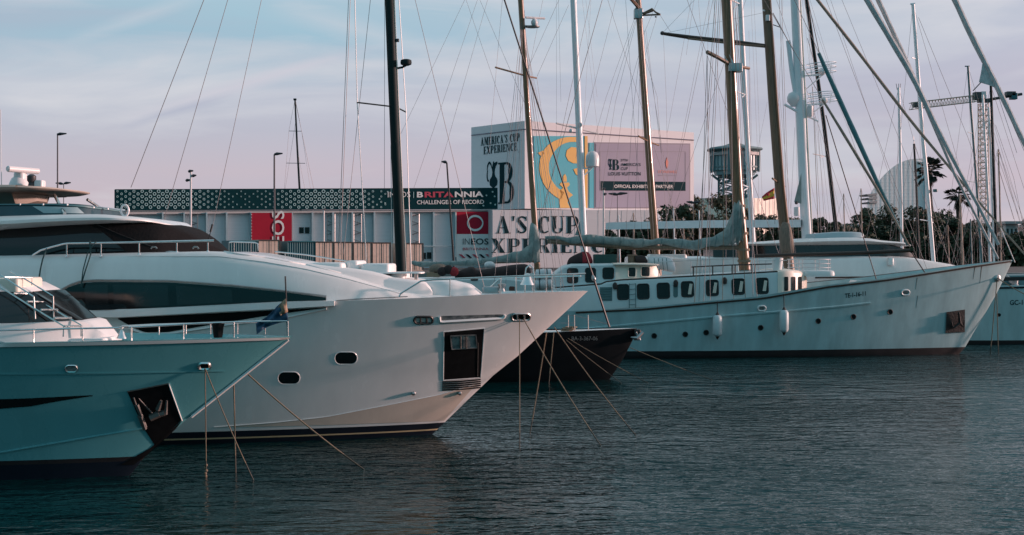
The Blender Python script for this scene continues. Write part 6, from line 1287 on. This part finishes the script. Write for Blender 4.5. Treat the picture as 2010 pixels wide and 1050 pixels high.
# ---- far low buildings
def farbox(name, label, cat, x0, x1, y0, Y, m, roof=None, wins=0):
    t = thing(name, label, cat, P((x0+x1)/2, 500, Y)-Vector((0, 0, H-QZ))); a, b = P(x0, y0, Y), P(x1, y0, Y); mb = MB()
    mb.prism([a, b, Vector((b.x, Y, QZ)), Vector((a.x, Y, QZ))], (0, 14, 0)); mb.build('wall', m, t, smooth=False)
    if roof: mb = MB(); mb.box(((a.x+b.x)/2, Y+6, a.z+.2), (b.x-a.x+1.2, 15, .5)); mb.build('roof', roof, t, smooth=False)
    for k in range(wins): mb = MB(); xx = lerp(a.x, b.x, (k+.5)/wins); mb.box((xx, Y-.03, a.z-1.6), ((b.x-a.x)/wins*.45, .1, 1.3)); mb.build('window', 'window_glass', t, smooth=False)
    return t
GB = Plane(1478, 262, 1531, 284); gb = thing('glass_building', 'small building flashing with low sunlight under the flag', 'building', P(1500, 500, 275)-Vector((0, 0, H-QZ)))
block(GB, 1478, 1531, 389, 14, 'wall', 'sun_glint', gb)
for k in range(7): mb = MB(); GB.quad(mb, 1480+k*7.4, 389, 1480.5+k*7.4, 430, .05, .1); mb.build('mullion', 'poster_frame', gb, smooth=False)
farbox('terminal_building', 'low flat roofed tan building between the dark trees', 'building', 1655, 1712, 444, 300, 'hangar_trim', 'tower_pale', 6)
farbox('house', 'white flat house among the trees by the right edge', 'house', 1974, 1998, 439, 255, 'house_white', 'tower_pale', 3)
farbox('house', 'smaller white house at the far right edge behind the trees', 'house', 2000, 2022, 446, 262, 'house_white', 'tower_pale', 2)
farbox('office_block', 'pale teal flat building behind the trees left of the lattice tower', 'building', 1367, 1408, 389, 300, 'tower_glass', None, 4)
# ================================================================== vegetation
def tree(label, px, ytop, wpx, Y, lm='leaves_dark', seed=0, dense=1.):
    rnd = random.Random(seed*13+5); ht = P(px, ytop, Y).z-QZ; R = S(wpx/2, Y); base = Vector((P(px, ytop, Y).x, Y, QZ)); t = thing('tree', label, 'tree', base, 'dark trees along the quay')
    mb = MB(); tops = []
    mb.tube([base, base+Vector((rnd.uniform(-.3, .3), 0, ht*.25)), base+Vector((rnd.uniform(-.5, .5), 0, ht*.55))], [.28, .2, .13], 7)
    cl = []
    for k in range(int(24*dense)):
        th = rnd.uniform(0, 2*math.pi); u = rnd.uniform(.15, 1)**.6; zz = rnd.uniform(-.85, 1)
        rr = R*u*math.sqrt(max(.05, 1-zz*zz*.8)); c = base+Vector((rr*math.cos(th), rr*.8*math.sin(th), ht*(.55+.41*zz))); cl.append((c, rnd.uniform(.26, .46)*R))
    cl.append((base+Vector((0, 0, ht*.9)), R*.35))
    for c, r in cl[:9]: mb.tube([base+Vector((0, 0, ht*.4)), (base+Vector((0, 0, ht*.5))).lerp(c, .5)+Vector((0, 0, -.2)), c], [.12, .07, .03], 5)
    mb.build('trunk', 'bark', t)
    mb = MB()
    for c, r in cl:
        for k in range(int(120*dense)):
            d = Vector((rnd.gauss(0, 1), rnd.gauss(0, 1), rnd.gauss(0, 1))).normalized()*r*rnd.uniform(.45, 1.08)**.7; d.z *= .8
            p = c+d; s_ = rnd.uniform(.14, .34); n = (d.normalized()+Vector((rnd.uniform(-.7, .7), rnd.uniform(-.7, .7), rnd.uniform(-.3, .9)))).normalized(); a = n.orthogonal().normalized(); b = n.cross(a); q = rnd.uniform(0, 6.28); a, b = a*math.cos(q)+b*math.sin(q), b*math.cos(q)-a*math.sin(q)
            mb.poly([p-a*s_, p+b*s_*.6, p+a*s_*1.2, p-b*s_*.6])
    o = mb.build('crown', lm, t, smooth=False); return t
TR = [(1232, 437, 60, 160, 'low dark tree just right of the exhibition hall letters'), (1278, 428, 76, 164, 'dark tree behind the varnished pole mast'), (1326, 408, 74, 160, 'dark tree under the right end of the exhibition hall'), (1368, 388, 84, 196, 'taller olive tree right of the exhibition hall'), (1416, 386, 84, 194, 'tall olive tree left of the schooner main mast'),
      (1452, 412, 56, 216, 'dark tree at the foot of the lattice tower'), (1500, 424, 60, 206, 'dark tree under the flag'), (1548, 430, 56, 212, 'dark tree behind the thick white mast'), (1606, 430, 46, 206, 'rounded dark tree right of the thick white mast'), (1637, 436, 40, 212, 'small rounded dark tree by the slanting black mast'),
      (1702, 410, 78, 200, 'dark tree left of the sail shaped tower foot'), (1745, 400, 82, 206, 'tall dark tree in front of the sail shaped tower'), (1795, 404, 80, 202, 'tall dark tree under the first palm'), (1838, 420, 76, 208, 'dark tree right of the first palm'),
      (1872, 432, 56, 204, 'dark tree below the second palm'), (1910, 436, 54, 210, 'dark tree at the foot of the crane'), (1946, 440, 54, 204, 'dark tree behind the straight black mast'), (1990, 462, 60, 203, 'low dark tree near the right edge'), (2030, 432, 60, 215, 'dark tree cut by the right edge'), (1672, 462, 50, 203, 'low dark bush tree before the tan building')]
for k, (px, yt, w_, Y, lb) in enumerate(TR): tree(lb, px, yt, w_*1.15, Y, 'leaves_olive' if 'olive' in lb or k % 4 == 1 else 'leaves_dark', k)
mb = MB(); rnd = random.Random(3)
for k in range(22000):
    px = rnd.uniform(1190, 2060); Y = rnd.uniform(192, 200) if px > 1300 else rnd.uniform(155, 160); p = P(px, 500, Y); p.z = QZ+rnd.uniform(0, 1)**.8*(4.6+1.0*math.sin(px*.05)+.6*math.sin(px*.013)); s_ = rnd.uniform(.25, .55); n = Vector((rnd.gauss(0, 1), rnd.gauss(-.5, 1), rnd.gauss(0, 1))).normalized(); a = n.orthogonal().normalized(); b = n.cross(a); mb.poly([p-a*s_, p+b*s_*.6, p+a*s_, p-b*s_*.6])
struct(tag(mb.build('hedge', 'leaves_dark', smooth=False), 'long dark hedge and undergrowth at the foot of the quay trees', 'hedge'), 'stuff')
def palm(label, px, py, R, Y, seed):
    rnd = random.Random(seed); c = P(px, py, Y); base = Vector((c.x+.6, Y, QZ)); t = thing('palm_tree', label, 'palm tree', base); rr = S(R, Y)
    mb = MB(); n = 14; mb.tube([base.lerp(c, i/n)+Vector((.15*math.sin(i*.4), 0, 0)) for i in range(n+1)], [.38-.13*i/n+.02*(i % 2) for i in range(n+1)], 9); mb.build('trunk', 'bark', t)
    for k in range(46):
        th = rnd.uniform(0, 2*math.pi); el = rnd.uniform(-.75, 1.35); L_ = rr*rnd.uniform(.62, 1.)
        d = Vector((math.cos(th)*math.cos(el), math.sin(th)*math.cos(el), math.sin(el))); m1 = c+d*L_*.55; tip = c+d*L_*.75+Vector((0, 0, -.10*L_)); side = d.cross(Vector((0, 0, 1))); side = side.normalized() if side.length > .1 else Vector((1, 0, 0)); upv = side.cross(d).normalized()
        mb = MB(); mb.tube([c, m1], .035, 4)
        for j in range(11):
            a = (j/10-.5)*2.5; dd = (d*math.cos(a)+side*math.sin(a)).normalized(); e = m1+dd*L_*.5*(1-.25*abs(a)/1.25)+Vector((0, 0, -.16*L_*abs(math.cos(a))-.05*L_*rnd.random()))
            w_ = (side*math.cos(a)-d*math.sin(a))*L_*.085; mid_ = m1.lerp(e, .5)+upv*.05*L_; mb.poly([m1, mid_+w_, e, mid_-w_])
        mb.build('frond', 'palm_leaf', t, smooth=False)
    mb = MB()
    for k in range(150):
        th = rnd.uniform(0, 2*math.pi); z0 = rnd.uniform(-.1, -.55)*rr; p = c+Vector((math.cos(th)*.32, math.sin(th)*.32, z0)); e = p+Vector((math.cos(th)*rnd.uniform(.15, .5), math.sin(th)*.4, -rnd.uniform(.5, 1.2))); s_ = Vector((-math.sin(th), math.cos(th), 0))*.10; mb.poly([p-s_, p+s_, e])
    mb.build('dead_skirt', 'bark', t, smooth=False)
palm('taller palm with shaggy crown in front of the curved glass tower', 1826, 337, 39, 232, 4)
palm('palm with its crown just left of the crane mast', 1880, 388, 33, 226, 9)
# hills at the horizon
mb = MB(); rows = []
for y, h_ in ((2400, 0), (2500, 1), (3200, 0)):
    rows.append([Vector((x, y+(300 if h_ == 0 and y > 3000 else 0), QZ-1+(h_*(14+9*math.sin(x*.004)+6*math.sin(x*.011)) if h_ else 0))) for x in range(-2600, 2601, 100)])
mb.grid(rows); struct(mb.build('hills', 'leaves_dark'))
